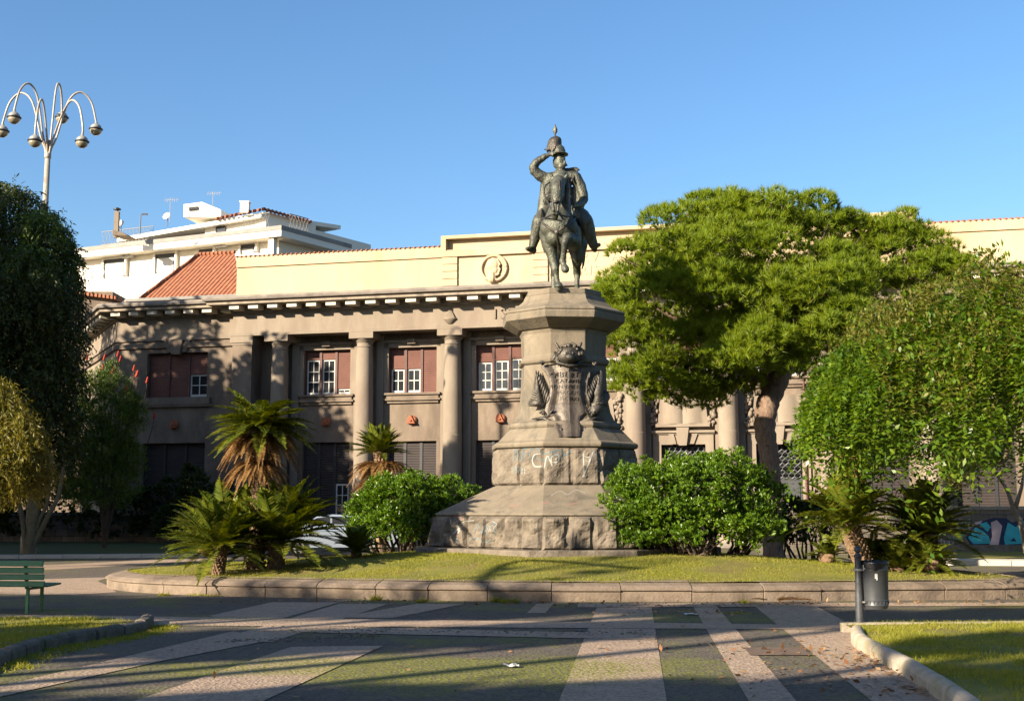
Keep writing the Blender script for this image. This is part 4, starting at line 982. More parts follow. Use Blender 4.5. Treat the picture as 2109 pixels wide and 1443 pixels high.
def gproj0(px, py): v = gwp(px, py); return (v[0], -.005, v[1])
for s_ in strokes('LGIN', 1928, 1120, 8, 14): ribbon(g, s_, 1.5, gproj)
for s_ in strokes('FIT+C', 1916, 1140, 7, 11): ribbon(g, s_, 1.4, gproj0)
g.build('white_scrawl', M['gwhite'], GW)
g = MB()
for s_ in [[(1965,1085),(1980,1072),(1992,1090),(1975,1104),(1995,1100)], [(1990,1075),(1998,1068),(1996,1090)]]: ribbon(g, s_, 1.6, gproj)
g.build('green_scrawl', M['ggreen'], GW)
# ================================================================== PEDESTAL
PC = Vector((1.245, 29.8, 0)); Z0P = .55
PD = thing('monument_pedestal', 'tall octagonal grey lava stone pedestal with a graffitied base carrying the bronze rider', 'pedestal', (PC.x, PC.y, 0), math.radians(4))
PDM = Matrix.Translation((PC.x, PC.y, 0)) @ Matrix.Rotation(math.radians(4), 4, 'Z'); PDI = PDM.inverted()
def octa(h, hf, z, hx=None):
    hx = hx or h
    return [(hf,-h,z), (hx,-hf,z), (hx,hf,z), (hf,h,z), (-hf,h,z), (-hx,hf,z), (-hx,-hf,z), (-hf,-h,z)]
def zp(py, Y=29.8): return AT(1054, py, Y).z
def ped(rings, name, m, bev=.015):
    mb = MB(); mb.loft([octa(*r) for r in rings]); o = mb.build(name, m, PD)
    if bev: bevel(o, bev, 2)
    return o
mb = MB(); mb.loft([octa(3.52, 1.15, .3), octa(3.52, 1.15, .76)]); o = mb.build('foundation_slab', M['ped_rough'], PD); bevel(o, .03, 2)
def rough(name, h0, hf0, z0, h1, hf1, z1, amp, joints, m, seed=0, cell=.055):
    A = octa(h0, hf0, z0); B = octa(h1, hf1, z1); mb = MB()
    for k in range(8):
        a0, a1, b0, b1 = [Vector(v) for v in (A[k], A[(k+1)%8], B[k], B[(k+1)%8])]
        n = ((a1-a0).cross(b0-a0)).normalized(); mid = (a0+a1)/2
        if n.dot(Vector((mid.x, mid.y, 0))) < 0: n = -n
        L = (a1-a0).length; nu = max(2, int(L/cell)); nv = max(2, int((z1-z0)/cell)); rows = []
        nj = max(1, round(L/joints))
        for j in range(nv+1):
            v = j/nv; row = []
            for i in range(nu+1):
                u = i/nu; p = a0.lerp(a1, u).lerp(b0.lerp(b1, u), v)
                ju = (u*nj) % 1; e = min(ju, 1-ju)*L/nj if 0 < i < nu else 0
                ew = min(1, e/.07); ev = min(1, min(v, 1-v)*(z1-z0)/.07)
                w = (ew**.6)*(ev**.6)
                sdv = Vector((seed+k*7, math.floor(u*nj)*3.1, 0)); q = p*1.0+sdv
                d = noise.voronoi(q*2.6)[0][0]*.9+noise.noise(q*3.2)*.55+noise.noise(q*9)*.22+noise.noise(q*22)*.10
                row.append(p + n*(amp*w*(.35+d) - .012*(1-ew)*(1 if 0 < i < nu else 0)))
            rows.append(row)
        vs = [p for r_ in rows for p in r_]; W_ = nu+1
        mb.add(vs, [(j*W_+i, j*W_+i+1, (j+1)*W_+i+1, (j+1)*W_+i) for j in range(nv) for i in range(nu)])
    mb.add([tuple(v) for v in octa(h1, hf1, z1)], [tuple(range(8))])
    me_o = mb.build(name, m, PD, fix=False)
    bm = bmesh.new(); bm.from_mesh(me_o.data); bmesh.ops.remove_doubles(bm, verts=bm.verts, dist=.002); bmesh.ops.recalc_face_normals(bm, faces=bm.faces); bm.to_mesh(me_o.data); bm.free()
    return me_o
rb1 = rough('rough_base', 3.08, .82, .74, 3.05, .80, zp(1056, 27.2)-.07, .15, .58, M['ped_rough'], 1)
zb1 = zp(1056, 27.2)-.07
sl = ped([(3.05,.80,zb1+.001), (3.09,.82,zb1+.03), (3.05,.80,zb1+.07), (1.66,.64,2.16), (1.0,.4,2.16)], 'sloping_plinth', M['ped'], .01)
rb2 = rough('rough_block', 1.60, .64, 2.16, 1.60, .62, 3.02, .10, .62, M['ped_rough'], 5)
ped([(1.62,.63,3.02), (1.68,.66,3.04), (1.70,.67,3.10), (1.68,.66,3.15), (1.60,.62,3.19), (1.34,.53,3.47), (1.30,.51,3.50)], 'lower_moulding', M['ped'])
ped([(1.30,.53,3.501), (1.33,.54,3.56), (1.30,.53,3.63), (1.22,.50,3.66), (1.16,.47,3.72), (1.08,.44,3.90), (1.03,.43,4.15), (1.00,.42,4.5), (.985,.41,5.02)], 'shaft', M['ped'], .01)
ped([(.985,.41,5.021), (1.05,.43,5.06), (1.07,.44,5.13), (1.02,.42,5.18), (.98,.41,5.24), (1.0,.41,5.75), (1.04,.43,5.84)], 'neck', M['ped'])
ped([(1.04,.43,5.841), (1.10,.46,5.86), (1.36,.54,6.02), (1.42,.57,6.06), (1.44,.58,6.20), (1.40,.57,6.23), (1.43,.58,6.25), (1.43,.58,6.30), (1.33,.54,6.34), (1.14,.48,6.43), (1.0,.44,6.56), (.95,.43,6.68)], 'cap', M['ped'], .008)
ped([(.86,.42,6.681), (.88,.43,6.70), (.88,.43,6.83)], 'statue_plinth', M['ped'])
# drip stain
# sprayed graffiti following the rough stone
def projector(objs, off=.006):
    trees = []
    for o in objs: trees.append(BVHTree.FromPolygons([v.co for v in o.data.vertices], [tuple(p.vertices) for p in o.data.polygons]))
    org = PDI @ Vector((0,0,EYE)); R3 = PDI.to_3x3()
    def f(px, py):
        d = (R3 @ Vector(ray(px, py))).normalized(); best = None
        for t in trees:
            h = t.ray_cast(org, d)
            if h[0] is not None and (best is None or h[3] < best[1]): best = (h[0]-d*off, h[3])
        return tuple(best[0]) if best else None
    return f
PJ = projector([rb1, rb2, sl])
def graf(specs, m, name, parent=PD):
    g = MB()
    for s_, w in specs:
        if len(s_) > 2: s_ = [(v.x, v.y) for v in crom([(a, b, 0) for a, b in s_], 4)]
        ribbon(g, s_, w*.65, PJ)
    return g.build(name, m, parent, fix=False)
Z2 = lambda l: [(880+x/2.4875, 580+y/2.4875) for x, y in l]
bl = [(s_, 1.5) for s_ in strokes('INFO', 1053, 948, 11, 24, .25)]+[(s_, 1.5) for s_ in strokes('PA', 1058, 975, 8, 14, .3)]
bl += [(Z2([(520,850),(560,852),(600,880),(680,862),(700,890),(740,865)]), 2.4), (Z2([(560,900),(600,915),(660,880),(690,905)]), 2)]
bl += [(Z2([(240,1290),(260,1240),(280,1290),(300,1240),(310,1300)]), 1.6), (Z2([(300,1290),(340,1230),(350,1300)]), 1.6), (Z2([(215,1330),(250,1310),(300,1335),(330,1315)]), 1.8)]
graf(bl, M['gblue'], 'blue_graffiti')
wh = [(Z2([(585,880),(550,885),(538,915),(552,945),(590,945)]), 3.6), (Z2([(600,950),(615,890),(640,945),(635,900),(670,885),(672,920),(640,925)]), 3.4), (Z2([(655,910),(672,900)]), 3), (Z2([(487,955),(485,985)]), 2), (Z2([(498,955),(500,985)]), 1.6)]
wh += [(Z2([(800,880),(803,1000)]), 4.5), (Z2([(795,1000),(815,960),(850,870)]), 5), (Z2([(860,880),(890,930),(870,960),(895,980)]), 2.6), (Z2([(880,870),(870,910),(900,900)]), 2.2), (Z2([(790,890),(830,900)]), 2.2)]
wh += [(Z2([(990,960),(995,920),(1010,955),(1015,925)]), 2), (Z2([(1020,940),(1045,905),(1050,950)]), 2), (Z2([(1050,905),(1070,920),(1060,950)]), 2), (Z2([(925,935),(950,930)]), 1.4), (Z2([(635,1095),(680,1070),(720,1090),(760,1065),(810,1082)]), 1.2), (Z2([(905,985),(925,965),(940,995),(960,970)]), 1.4)]
wh += [(Z2([(120,1215),(125,1250),(150,1225),(160,1255),(185,1230),(240,1222)]), 2.6), (Z2([(135,1290),(165,1262),(150,1320),(160,1345)]), 5), (Z2([(330,1225),(355,1240),(335,1270),(355,1285)]), 1.6)]
wh += [(s_, 1.3) for s_ in strokes('NO', 1000, 1094, 7, 13, .3)]
graf(wh, M['gwhite'], 'white_graffiti')
graf([(Z2([(105,1195),(150,1200),(190,1215)]), 2.4), (Z2([(150,1300),(170,1275)]), 2.2), (Z2([(590,1135),(625,1130)]), 3), (Z2([(720,1140),(770,1132)]), 2.4), (Z2([(420,1150),(470,1143)]), 2)], M['gpink'], 'red_graffiti')
# bronze shield
M['plaque_dark'] = plain('plaque_lettering', (.095,.078,.062), .5, .2)
def shield():
    # outline half-profile (x half width, z) from zoomed view; creased along the middle
    zz = lambda y: AT(1160, 700+y*200/1312, 28.75).z
    rows = [(300,.20),(330,.36),(345,.52),(380,.50),(430,.44),(520,.38),(620,.355),(720,.36),(800,.39),(880,.43),(940,.455),(985,.46),(1010,.42),(1040,.33),(1090,.30),(1180,.30),(1240,.28),(1290,.26),(1320,.25)]
    N = 10; mb = MB(); fr = []; bk = []
    for y, hw_ in rows:
        z = zz(y); r = []; r2 = []
        fwd = -1.16-.05*math.sin(min(1, max(0, (y-300)/900))*PI)
        if z < 4.0: fwd -= (min(4.0-z, .34))*.45
        if z < 3.66: fwd -= (3.66-z)*.8
        for i in range(-N, N+1):
            u = i/N; x = u*hw_*1.22
            d = fwd + abs(x)*.30 + .04*math.sin(u*9)*abs(u)
            r.append((x, d, z)); r2.append((x, d+.07, z))
        fr.append(r); bk.append(r2)
    W_ = 2*N+1; K = len(rows); vs = [p for r in fr for p in r]+[p for r in bk for p in r]; o_ = K*W_
    fs = [(j*W_+i, j*W_+i+1, (j+1)*W_+i+1, (j+1)*W_+i) for j in range(K-1) for i in range(2*N)] + [(o_+j*W_+i, o_+(j+1)*W_+i, o_+(j+1)*W_+i+1, o_+j*W_+i+1) for j in range(K-1) for i in range(2*N)]
    for j in range(K-1):
        fs += [(j*W_, (j+1)*W_, o_+(j+1)*W_, o_+j*W_), (j*W_+2*N, o_+j*W_+2*N, o_+(j+1)*W_+2*N, (j+1)*W_+2*N)]
    fs += [(i, o_+i, o_+i+1, i+1) for i in range(2*N)] + [((K-1)*W_+i, (K-1)*W_+i+1, o_+(K-1)*W_+i+1, o_+(K-1)*W_+i) for i in range(2*N)]
    mb.add(vs, fs); o = mb.build('shield', M['plaque'], PD); autosmooth(o, 12); return o
SH = shield()
for s_, z, sz in (('A', 4.86, .11), ('VMBERTO I', 4.73, .145), ('CATANIA', 4.58, .105), ('MONVMENTO', 4.44, .11), ('MAGGIO', 4.30, .10), ('MCMXI', 4.16, .10)):
    me = text_mesh(s_, sz*1.25, .012, 1.15, -.004)
    # bend the letters over the crease of the shield
    for v in me.vertices:
        x, y, zz_ = v.co; yy = -1.212+abs(x)*.30+.04*math.sin(x/.44*9)*abs(x/.44); v.co = (x, yy-zz_*.8, z+y)
    me.materials.append(M['plaque_dark']); o = bpy.data.objects.new('plaque_lettering', me); COL.objects.link(o); o.parent = SH
# lion head / trophy on top
g = MB(); rr = random.Random(9); cz = 5.17
g.ball((.0,-1.16,cz), (.27,.2,.22), 14, 10); g.ball((.0,-1.34,cz-.06), (.13,.12,.10), 10, 8)
for k in range(26):
    a = rr.uniform(0, 2*PI); r = rr.uniform(.18,.33); g.cap((r*math.cos(a), -1.12-rr.uniform(0,.14), cz+r*.8*math.sin(a)), (r*1.25*math.cos(a+.3), -1.08-rr.uniform(0,.1), cz+r*math.sin(a+.3)), rr.uniform(.035,.07), .02, 7)
for sx in (-1, 1): g.cap((sx*.2,-1.14,cz+.12), (sx*.3,-1.12,cz+.30), .05, .03, 7); g.ball((sx*.08,-1.33,cz+.04), .035, 7, 5)
g.tube([(-.32,-1.08,cz+.1), (-.28,-1.18,cz-.16), (0,-1.28,cz-.25), (.28,-1.18,cz-.2), (.45,-1.02,cz-.22)], [.03,.035,.04,.035,.03], 7)
g.build('lion_mask', M['bronze_dark'], PD, True)
# scrolls at the corners of the shield
g = MB()
for sx in (-1, 1):
    for (x, z, r) in ((.62, 5.0, .06), (.56, 3.83, .10)):
        pts = [(sx*(x+math.cos(a*.9)*r*(1-a/9)), -1.0-.02*a, z+math.sin(a*.9)*r*(1-a/9)) for a in np.linspace(0, 8, 20)]; g.tube(pts, .028, 6)
    g.tube([(sx*.3,-1.2,3.48),(sx*.42,-1.22,3.62),(sx*.6,-1.1,3.72),(sx*.85,-.98,3.70)], [.03,.045,.045,.015], 7)
    g.cap((sx*.5,-1.12,3.75), (sx*.62,-1.12,3.9), .05, .02, 7); g.cap((sx*.5,-1.12,3.75), (sx*.38,-1.2,3.9), .05, .02, 7)
for k in range(5): g.cap(((k-2)*.11,-1.42,3.44), ((k-2)*.085,-1.40,3.30), .035, .03, 7)
g.build('scrolls', M['bronze_dark'], PD, True)
# palm branches both sides
def palm_branch(sx):
    g = MB(); base = Vector((sx*.52,-1.03,3.98)); 
    for k in range(15):
        t = k/14; st = base+Vector((sx*.22*t, .14*t, .62*t)); 
        for side in (-1, 1):
            if side*1 == -1 and k % 2: continue
            an = math.radians(100-side*48*(1-t*.6)*1.0); L = .40*(1-t*.35)
            dx = math.cos(an)*(sx if side == 1 else sx); dz = math.sin(an)
            if side == 1: dv = Vector((sx*math.sin(math.radians(62*(1-t))), .10, math.cos(math.radians(62*(1-t)))))
            else: dv = Vector((-sx*.25, .0, 1))
            dv.normalize(); p1 = st+dv*L*.5+Vector((0,-.05,0)); p2 = st+dv*L
            g.tube([st, p1, p2], [.022,.038,.006], 6)
    g.tube([base+Vector((-sx*.15,-.05,-.22)), base, base+Vector((sx*.25,.15,.72))], [.035,.03,.01], 6)
    for k in range(5):      # lower laurel leaves
        a = math.radians(150+k*18); st = base+Vector((sx*.02,-.02,.02*k)); dv = Vector((sx*abs(math.cos(a)), .28, math.sin(a)*.5+.25)).normalized(); g.tube([st, st+dv*.2+Vector((0,-.03,0)), st+dv*.42], [.02,.06,.008], 6)
    return g.build('palm_branch', M['bronze_dark'], PD, True)
palm_branch(-1); palm_branch(1)
g = MB(); g.cap((.5,-.95,3.62), (1.0,-.55,3.62), .10, .08, 10); g.cap((.62,-1.0,3.9), (.86,-.78,4.25), .14, .16, 10); g.cap((.7,-.92,4.3), (.8,-.84,4.8), .14, .08, 10); g.build('bronze_drapery', M['bronze_dark'], PD, True)
# ================================================================== EQUESTRIAN STATUE
def S(px, py, y=0.0): return AT(px, py, 29.8+y)
SO = Vector((PC.x, PC.y, 6.832))
STT = thing('equestrian_statue', 'green-grey bronze horseman saluting in a plumed helmet on top of the pedestal', 'statue', SO)
def organic(name, parts, m, parent, vox=.022, smooth=3, nz=.008, nsc=9):
    """union of tapered limbs grown into one continuous surface"""
    mb = MB()
    for p in parts:
        if len(p) == 2: mb.ball(Vector(p[0])-SO, p[1], 16, 12)
        else: mb.cap(Vector(p[0])-SO, Vector(p[1])-SO, p[2], p[3], 14)
    o = mb.build(name, m, None, fix=True)
    r = o.modifiers.new('r', 'REMESH'); r.mode = 'VOXEL'; r.voxel_size = vox
    s = o.modifiers.new('s', 'SMOOTH'); s.factor = .5; s.iterations = smooth
    dg = bpy.context.evaluated_depsgraph_get(); me = bpy.data.meshes.new_from_object(o.evaluated_get(dg)); bpy.data.objects.remove(o)
    me.name = name; nn = [v.normal.copy() for v in me.vertices]
    for v, n_ in zip(me.vertices, nn):
        q = v.co; d = noise.noise(Vector((q.x*nsc, q.y*nsc, q.z*nsc*.45)))+.5*noise.noise(q*nsc*2.5); v.co = q+n_*(d*nz)
    me.polygons.foreach_set('use_smooth', [True]*len(me.polygons))
    if not me.materials: me.materials.append(m)
    o = bpy.data.objects.new(name, me); COL.objects.link(o); o.parent = parent; return o
def hoof(px, y, r=.085, top=None):
    p = S(px, 600, y); return Vector((p.x, p.y, 6.832+.04))
def chain(pts):
    return [(a[0], b[0], a[1], b[1]) for a, b in zip(pts, pts[1:])]
hp = []
hp += chain([(S(1150,471,-.92),.40), (S(1155,474,-.45),.42), (S(1162,477,.15),.45), (S(1168,472,.7),.43), (S(1172,466,1.15),.42), (S(1175,462,1.45),.30)])
hp += [(S(1135,468,-1.0), .27), (S(1167,468,-1.0), .27), (S(1141,488,-1.02), .22), (S(1162,490,-1.0), .22)]
hp += chain([(S(1151,455,-.80),.36), (S(1154,430,-.80),.27), (S(1157,405,-.82),.21), (S(1158,385,-.86),.18), (S(1157,367,-.98),.14)])
hp += [(S(1158,362,-.86), S(1158,392,-.62), .12, .17)]
hp += chain([(S(1150,374,-1.22),.16), (S(1148,390,-1.42),.17), (S(1146,407,-1.55),.14), (S(1144.5,424,-1.62),.10), (S(1143.5,437,-1.64),.098), (S(1143,445,-1.60),.085)])
hp += [(S(1151,400,-1.22), S(1148,418,-1.38), .14, .08)]      # jaw
hp += [(S(1136.5,391,-1.46), S(1141,388,-1.54), .03,.03), (S(1159,391,-1.46), S(1155,388,-1.54), .03,.03), (S(1140,440,-1.68), .04), (S(1147.5,440,-1.68), .04), (S(1144,449,-1.58), .06)]
for e in ((1140,376,1135.5,362), (1160,376,1168,361)): hp += [(S(e[0],e[1],-1.16), S(e[2],e[3]-2,-1.26), .085, .025)]
# supporting foreleg
hp += chain([(S(1131,482,-.85),.25), (S(1131,503,-.85),.19), (S(1137,525,-.86),.135), (S(1142,545,-.88),.095), (S(1143.5,553,-.9),.098), (S(1146,565,-.88),.068), (S(1148.5,583,-.88),.062), (S(1149,589,-.9),.08), (S(1150,596,-.95),.062), (hoof(1151,-.97),.088)])
# raised foreleg
hp += chain([(S(1175,478,-.85),.25), (S(1180,498,-.85),.22), (S(1175,496,-1.15),.17), (S(1167.5,489,-1.48),.125), (S(1164,500,-1.50),.095), (S(1161.5,520,-1.40),.07), (S(1159.5,534,-1.33),.068), (S(1158.5,538,-1.30),.082), (S(1161,546,-1.32),.068), (S(1163.5,553,-1.36),.10)])
hp += [(S(1164,556,-1.38), (.095,.095,.075))]
# hind legs
hp += chain([(S(1186,478,1.15),.34), (S(1189,505,.98),.27), (S(1189,530,.95),.17), (S(1188,550,1.12),.10), (S(1188.5,562,1.28),.105), (S(1188.5,572,1.24),.075), (S(1188.5,590,1.15),.064), (S(1188,595,1.1),.078), (hoof(1188,1.02),.088)])
hp += chain([(S(1152,480,1.15),.34), (S(1147,505,1.0),.25), (S(1143,535,1.0),.16), (S(1142,556,1.2),.10), (S(1141.5,568,1.35),.10), (S(1141,590,1.25),.064), (hoof(1140.5,1.1),.09)])
horse = organic('horse', hp, M['bronze'], STT, nz=.007, nsc=8)
g = MB()
for x_ in (1137,1157.5): g.ball(tuple(S(x_,396,-1.50)-SO), .038, 10, 7)
for x_ in (1140,1147.5): g.ball(tuple(S(x_,441,-1.72)-SO), .02, 8, 6)
g.build('eye_nostril_shade', M['bag'], horse, True)  # black balls stand in for the shade in eye sockets and nostrils
# hooves sole
g = MB()
for px, y in ((1151,-.97), (1188,1.02), (1140.5,1.1)):
    p = hoof(px, y)-SO; g.lathe([(.105,-.04+.001), (.10,.02), (.075,.09)], (p.x, p.y, 0.0), 16)
g.v = [(x, y, max(z, 0.0005)+.0) for x, y, z in g.v]; g.build('hooves', M['bronze'], STT, True)
def strandset(name, m, parent, lst, seg=6):
    g = MB()
    for pts, r in lst: g.tube([Vector(p)-SO for p in crom(pts, 4)], [r[0]+(r[1]-r[0])*i/(4*(len(pts)-1)) for i in range(4*(len(pts)-1)+1)], seg)
    return g.build(name, m, parent, True)
rr = random.Random(12); L = []
for k in range(16):
    a = k/15; x0 = 1154+6*a+rr.uniform(-1,1); y0 = 358+rr.uniform(-4,4)+a*20
    L.append(([S(x0,y0,-.98), S(1166+rr.uniform(-1,3),y0+10,-1.10), S(1168+rr.uniform(-2,4),y0+24+rr.uniform(0,8),-1.12), S(1165+rr.uniform(-3,5),y0+40+rr.uniform(0,14),-1.1)], (.05,.012)))
for k in range(6): L.append(([S(1151,366,-1.28), S(1151+rr.uniform(-2,2),378,-1.52), S(1152+rr.uniform(-1,3),396+rr.uniform(-4,6),-1.62)], (.035,.008)))
strandset('mane', M['bronze_dark'], STT, L)
L = [([S(1190,470,1.75), S(1200,490,1.9), S(1203,520,1.9), S(1199.5,553,1.8)], (.08,.015)), ([S(1190,470,1.75), S(1203,495,1.9), S(1204,525,1.85), S(1202,548,1.8)], (.06,.012))]
strandset('tail', M['bronze_dark'], STT, L)
# harness
L = []
L.append(([S(1113.5,454,-.95), S(1122,463,-1.24), S(1135,472,-1.36), S(1147,478,-1.38)], (.028,.028)))
L.append(([S(1185,450,-.95), S(1176,458,-1.25), S(1162,468,-1.38), S(1147,478,-1.38)], (.028,.028)))
L.append(([S(1146,479,-1.40), S(1148,492,-1.32), S(1151,506,-1.1), S(1154,518,-.8)], (.034,.028)))
L.append(([S(1135,413,-1.60), S(1145,416,-1.75), S(1154,413,-1.58)], (.03,.03)))
L.append(([S(1138,436,-1.5), S(1130,420,-1.3), S(1121,400,-1.0), S(1124,382,-.7), S(1140,372,-.5)], (.02,.02)))
L.append(([S(1137,441,-1.5), S(1124,448,-1.2), S(1114,450,-.8), S(1116,430,-.4)], (.022,.022)))
L.append(([S(1150,441,-1.5), S(1168,446,-1.3), S(1184,440,-.8), S(1186,428,-.5)], (.022,.022)))
L.append(([S(1136.5,380,-1.38), S(1137,400,-1.58), S(1139,418,-1.7), S(1140,436,-1.73)], (.026,.026)))
L.append(([S(1158,380,-1.38), S(1156,400,-1.58), S(1150,420,-1.7), S(1149,436,-1.73)], (.026,.026)))
strandset('harness', M['bronze_dark'], STT, L)
g = MB(); p = S(1147,478,-1.41)-SO; g.ball(tuple(p), (.06,.04,.06), 10, 8); g.build('harness_boss', M['bronze_dark'], STT, True)
# saddle cloth
organic('saddle_cloth', [(S(1116,462,-.1), S(1113,478,.2), .07, .05), (S(1114,478,.2), S(1122,524,.35), .06, .015), (S(1117,458,.3), S(1115,488,.6), .07, .04), (S(1196,458,-.1), S(1199,484,.2), .08, .05), (S(1198,480,.3), S(1198,505,.45), .07, .03), (S(1130,446,.3), S(1185,446,.3), .16, .16)], M['bronze_dark'], STT)
# rider
rp = []
rp += chain([(S(1158,444,.1),.29), (S(1157,425,.05),.235), (S(1156,402,.0),.26), (S(1155,378,-.02),.27), (S(1154,366,-.02),.22)])
rp += [(S(1128,367,0), S(1182,364,0), .145, .15), (S(1154,362,0), S(1153,350,-.02), .12, .10)]
rp += [(S(1152,336,-.04), (.14,.165,.175)), (S(1156,343,-.10), (.10,.11,.11)), (S(1152,325,-.02), (.145,.165,.13)), (S(1142.5,330,-.02), S(1144,342,.0), .05, .05)]
rp += [(S(1160.5,331,-.12), S(1163.5,334,-.16), .028, .03), (S(1161,338,-.1), S(1168,341,-.14), .05, .018), (S(1157,340,-.16), S(1163,338,-.16), .045, .04), (S(1157,346,-.10), S(1160,352,-.12), .065, .03), (S(1143.5,334,-.02), .035), (S(1158,327,-.14), S(1163,327,-.13), .03, .03)]
# saluting arm
rp += chain([(S(1124,368,0),.15), (S(1112,362,-.04),.138), (S(1101,352,-.08),.12), (S(1098,344,-.1),.108), (S(1106,333,-.12),.10), (S(1120,324,-.15),.08), (S(1130,319,-.18),.058)])
rp += [(S(1131,318.5,-.18), S(1137,315.5,-.2), .055, .045)]
for k, (dy, L_) in enumerate(((-.9, 8.5), (0, 9.5), (1.0, 9), (1.9, 7.5))): rp += [(S(1137,315+dy,-.2-.012*k), S(1137+L_,313+dy*1.4,-.24-.01*k), .020, .015)]
rp += [(S(1133,318,-.2), S(1138,320.5,-.25), .022, .016)]
# other arm, bent to the reins
rp += chain([(S(1185,366,0),.155), (S(1195,383,.0),.145), (S(1201,400,-.05),.12), (S(1203,410,-.08),.11), (S(1196,420,-.3),.09), (S(1184,424,-.55),.07)])
rp += [(S(1184,424,-.56), (.07,.08,.06))]
for k in range(4): rp += [(S(1181+k*1.3,421.5,-.62), S(1180+k*1.3,427.5,-.64), .020, .018)]
rp += [(S(1187,420,-.6), S(1183,418.5,-.64), .022, .018)]
# skirts, legs
rp += [(S(1133,372,.0), S(1130,405,.05), .19, .16), (S(1125,380,.08), S(1122,410,.1), .15, .14), (S(1121,410,.1), S(1118,442,.1), .14, .16), (S(1186,395,.12), S(1190,438,.12), .16, .17), (S(1130,440,.2), S(1185,440,.2), .2, .2)]
rp += chain([(S(1133,440,-.02),.21), (S(1119,446,-.25),.19), (S(1110,458,-.42),.175), (S(1105,478,-.36),.145), (S(1100,496,-.30),.12), (S(1098,506,-.28),.105)]) + [(S(1099,515,-.22), S(1090,513,-.46), .08, .07), (S(1089,513,-.46), S(1085,512,-.52), .07, .05), (S(1099,519,-.2), .055)]
rp += chain([(S(1183,440,-.02),.21), (S(1198,446,-.25),.20), (S(1208,458,-.40),.18), (S(1214,480,-.32),.15), (S(1219,496,-.24),.125), (S(1222,504,-.2),.115)]) + [(S(1223,509,-.12), S(1233,504,-.36), .085, .055), (S(1225,514,-.1), .065)]
rp += [(S(1104,470,-.3), S(1097,497,-.2), .05, .05), (S(1212,452,-.38), S(1219,470,-.3), .06, .02)]
RD = organic('rider', rp, M['bronze'], STT, vox=.018, smooth=2, nz=.011, nsc=10)
organic('cape', [(S(1166,352,.05), S(1186,349,.05), .07, .06), (S(1186,349,.05), S(1194,350,-.02), .055, .02), (S(1190,350,-.02), S(1178,372,-.2), .03, .035), (S(1180,368,.1), S(1198,392,.16), .12, .10), (S(1198,392,.16), S(1206,412,.18), .10, .06), (S(1204,408,.15), S(1199,432,.1), .07, .03)], M['bronze_dark'], RD, vox=.018, smooth=2)
# epaulette fringe, buttons
g = MB()
for k in range(7): a = S(1118+k*2.2,360-k*.5,-.08)-SO; g.cap(a, a+Vector((0,-.03,-.07)), .018,.01,6)
for k in range(5): g.ball(tuple(S(1176-k*.4,405+k*5,-.24)-SO), .022, 7, 5)
g.build('epaulette', M['bronze_dark'], RD, True)
# helmet, brim, plume
g = MB(); c = S(1150,315,-.04)-SO
g.lathe([(.175,-.05),(.182,0),(.175,.06),(.145,.14),(.09,.19),(.01,.205)], tuple(c), 22, 1, 1.12); g.lathe([(.12,-.07),(.225,-.065),(.22,-.045),(.16,-.03)], tuple(c+Vector((.02,-.04,0))), 22, 1, 1.15)
HM = g.build('helmet', M['bronze'], RD, True)
g = MB(); b0 = S(1147,290,-.02)-SO; g.cap(S(1150,305,-.03)-SO, b0, .07, .05, 8)
g.lathe([(.015,0),(.02,.14),(.055,.20),(.06,.26),(.03,.33),(.004,.40)], tuple(S(1143.5,288,-.02)-SO), 10); g.cap(S(1143,274,-.02)-SO, S(1138,268,-.02)-SO, .025,.008,6)
g.build('helmet_spike', M['bronze'], HM, True)
L = []
for k in range(44):
    a = k/44*2*PI; dx = math.cos(a); dyy = math.sin(a)
    xe = 1140+dx*(12.5 if dx < 0 else 14.5)+rr.uniform(-1.5,1.5); ye = 308+rr.uniform(-6,7)-(6 if dx > 0 else -3)
    L.append(([S(1146,285,-.02), S(1145+dx*8-1,287,-.02+dyy*.13), S(1142+dx*12,296,-.02+dyy*.16), S(xe,ye,-.02+dyy*.2)], (.06,.02)))
L.append(([S(1134,302,0), S(1128,307,.02), S(1120,308,.02)], (.04,.01)))
strandset('plume', M['bronze_dark'], HM, L, 7)
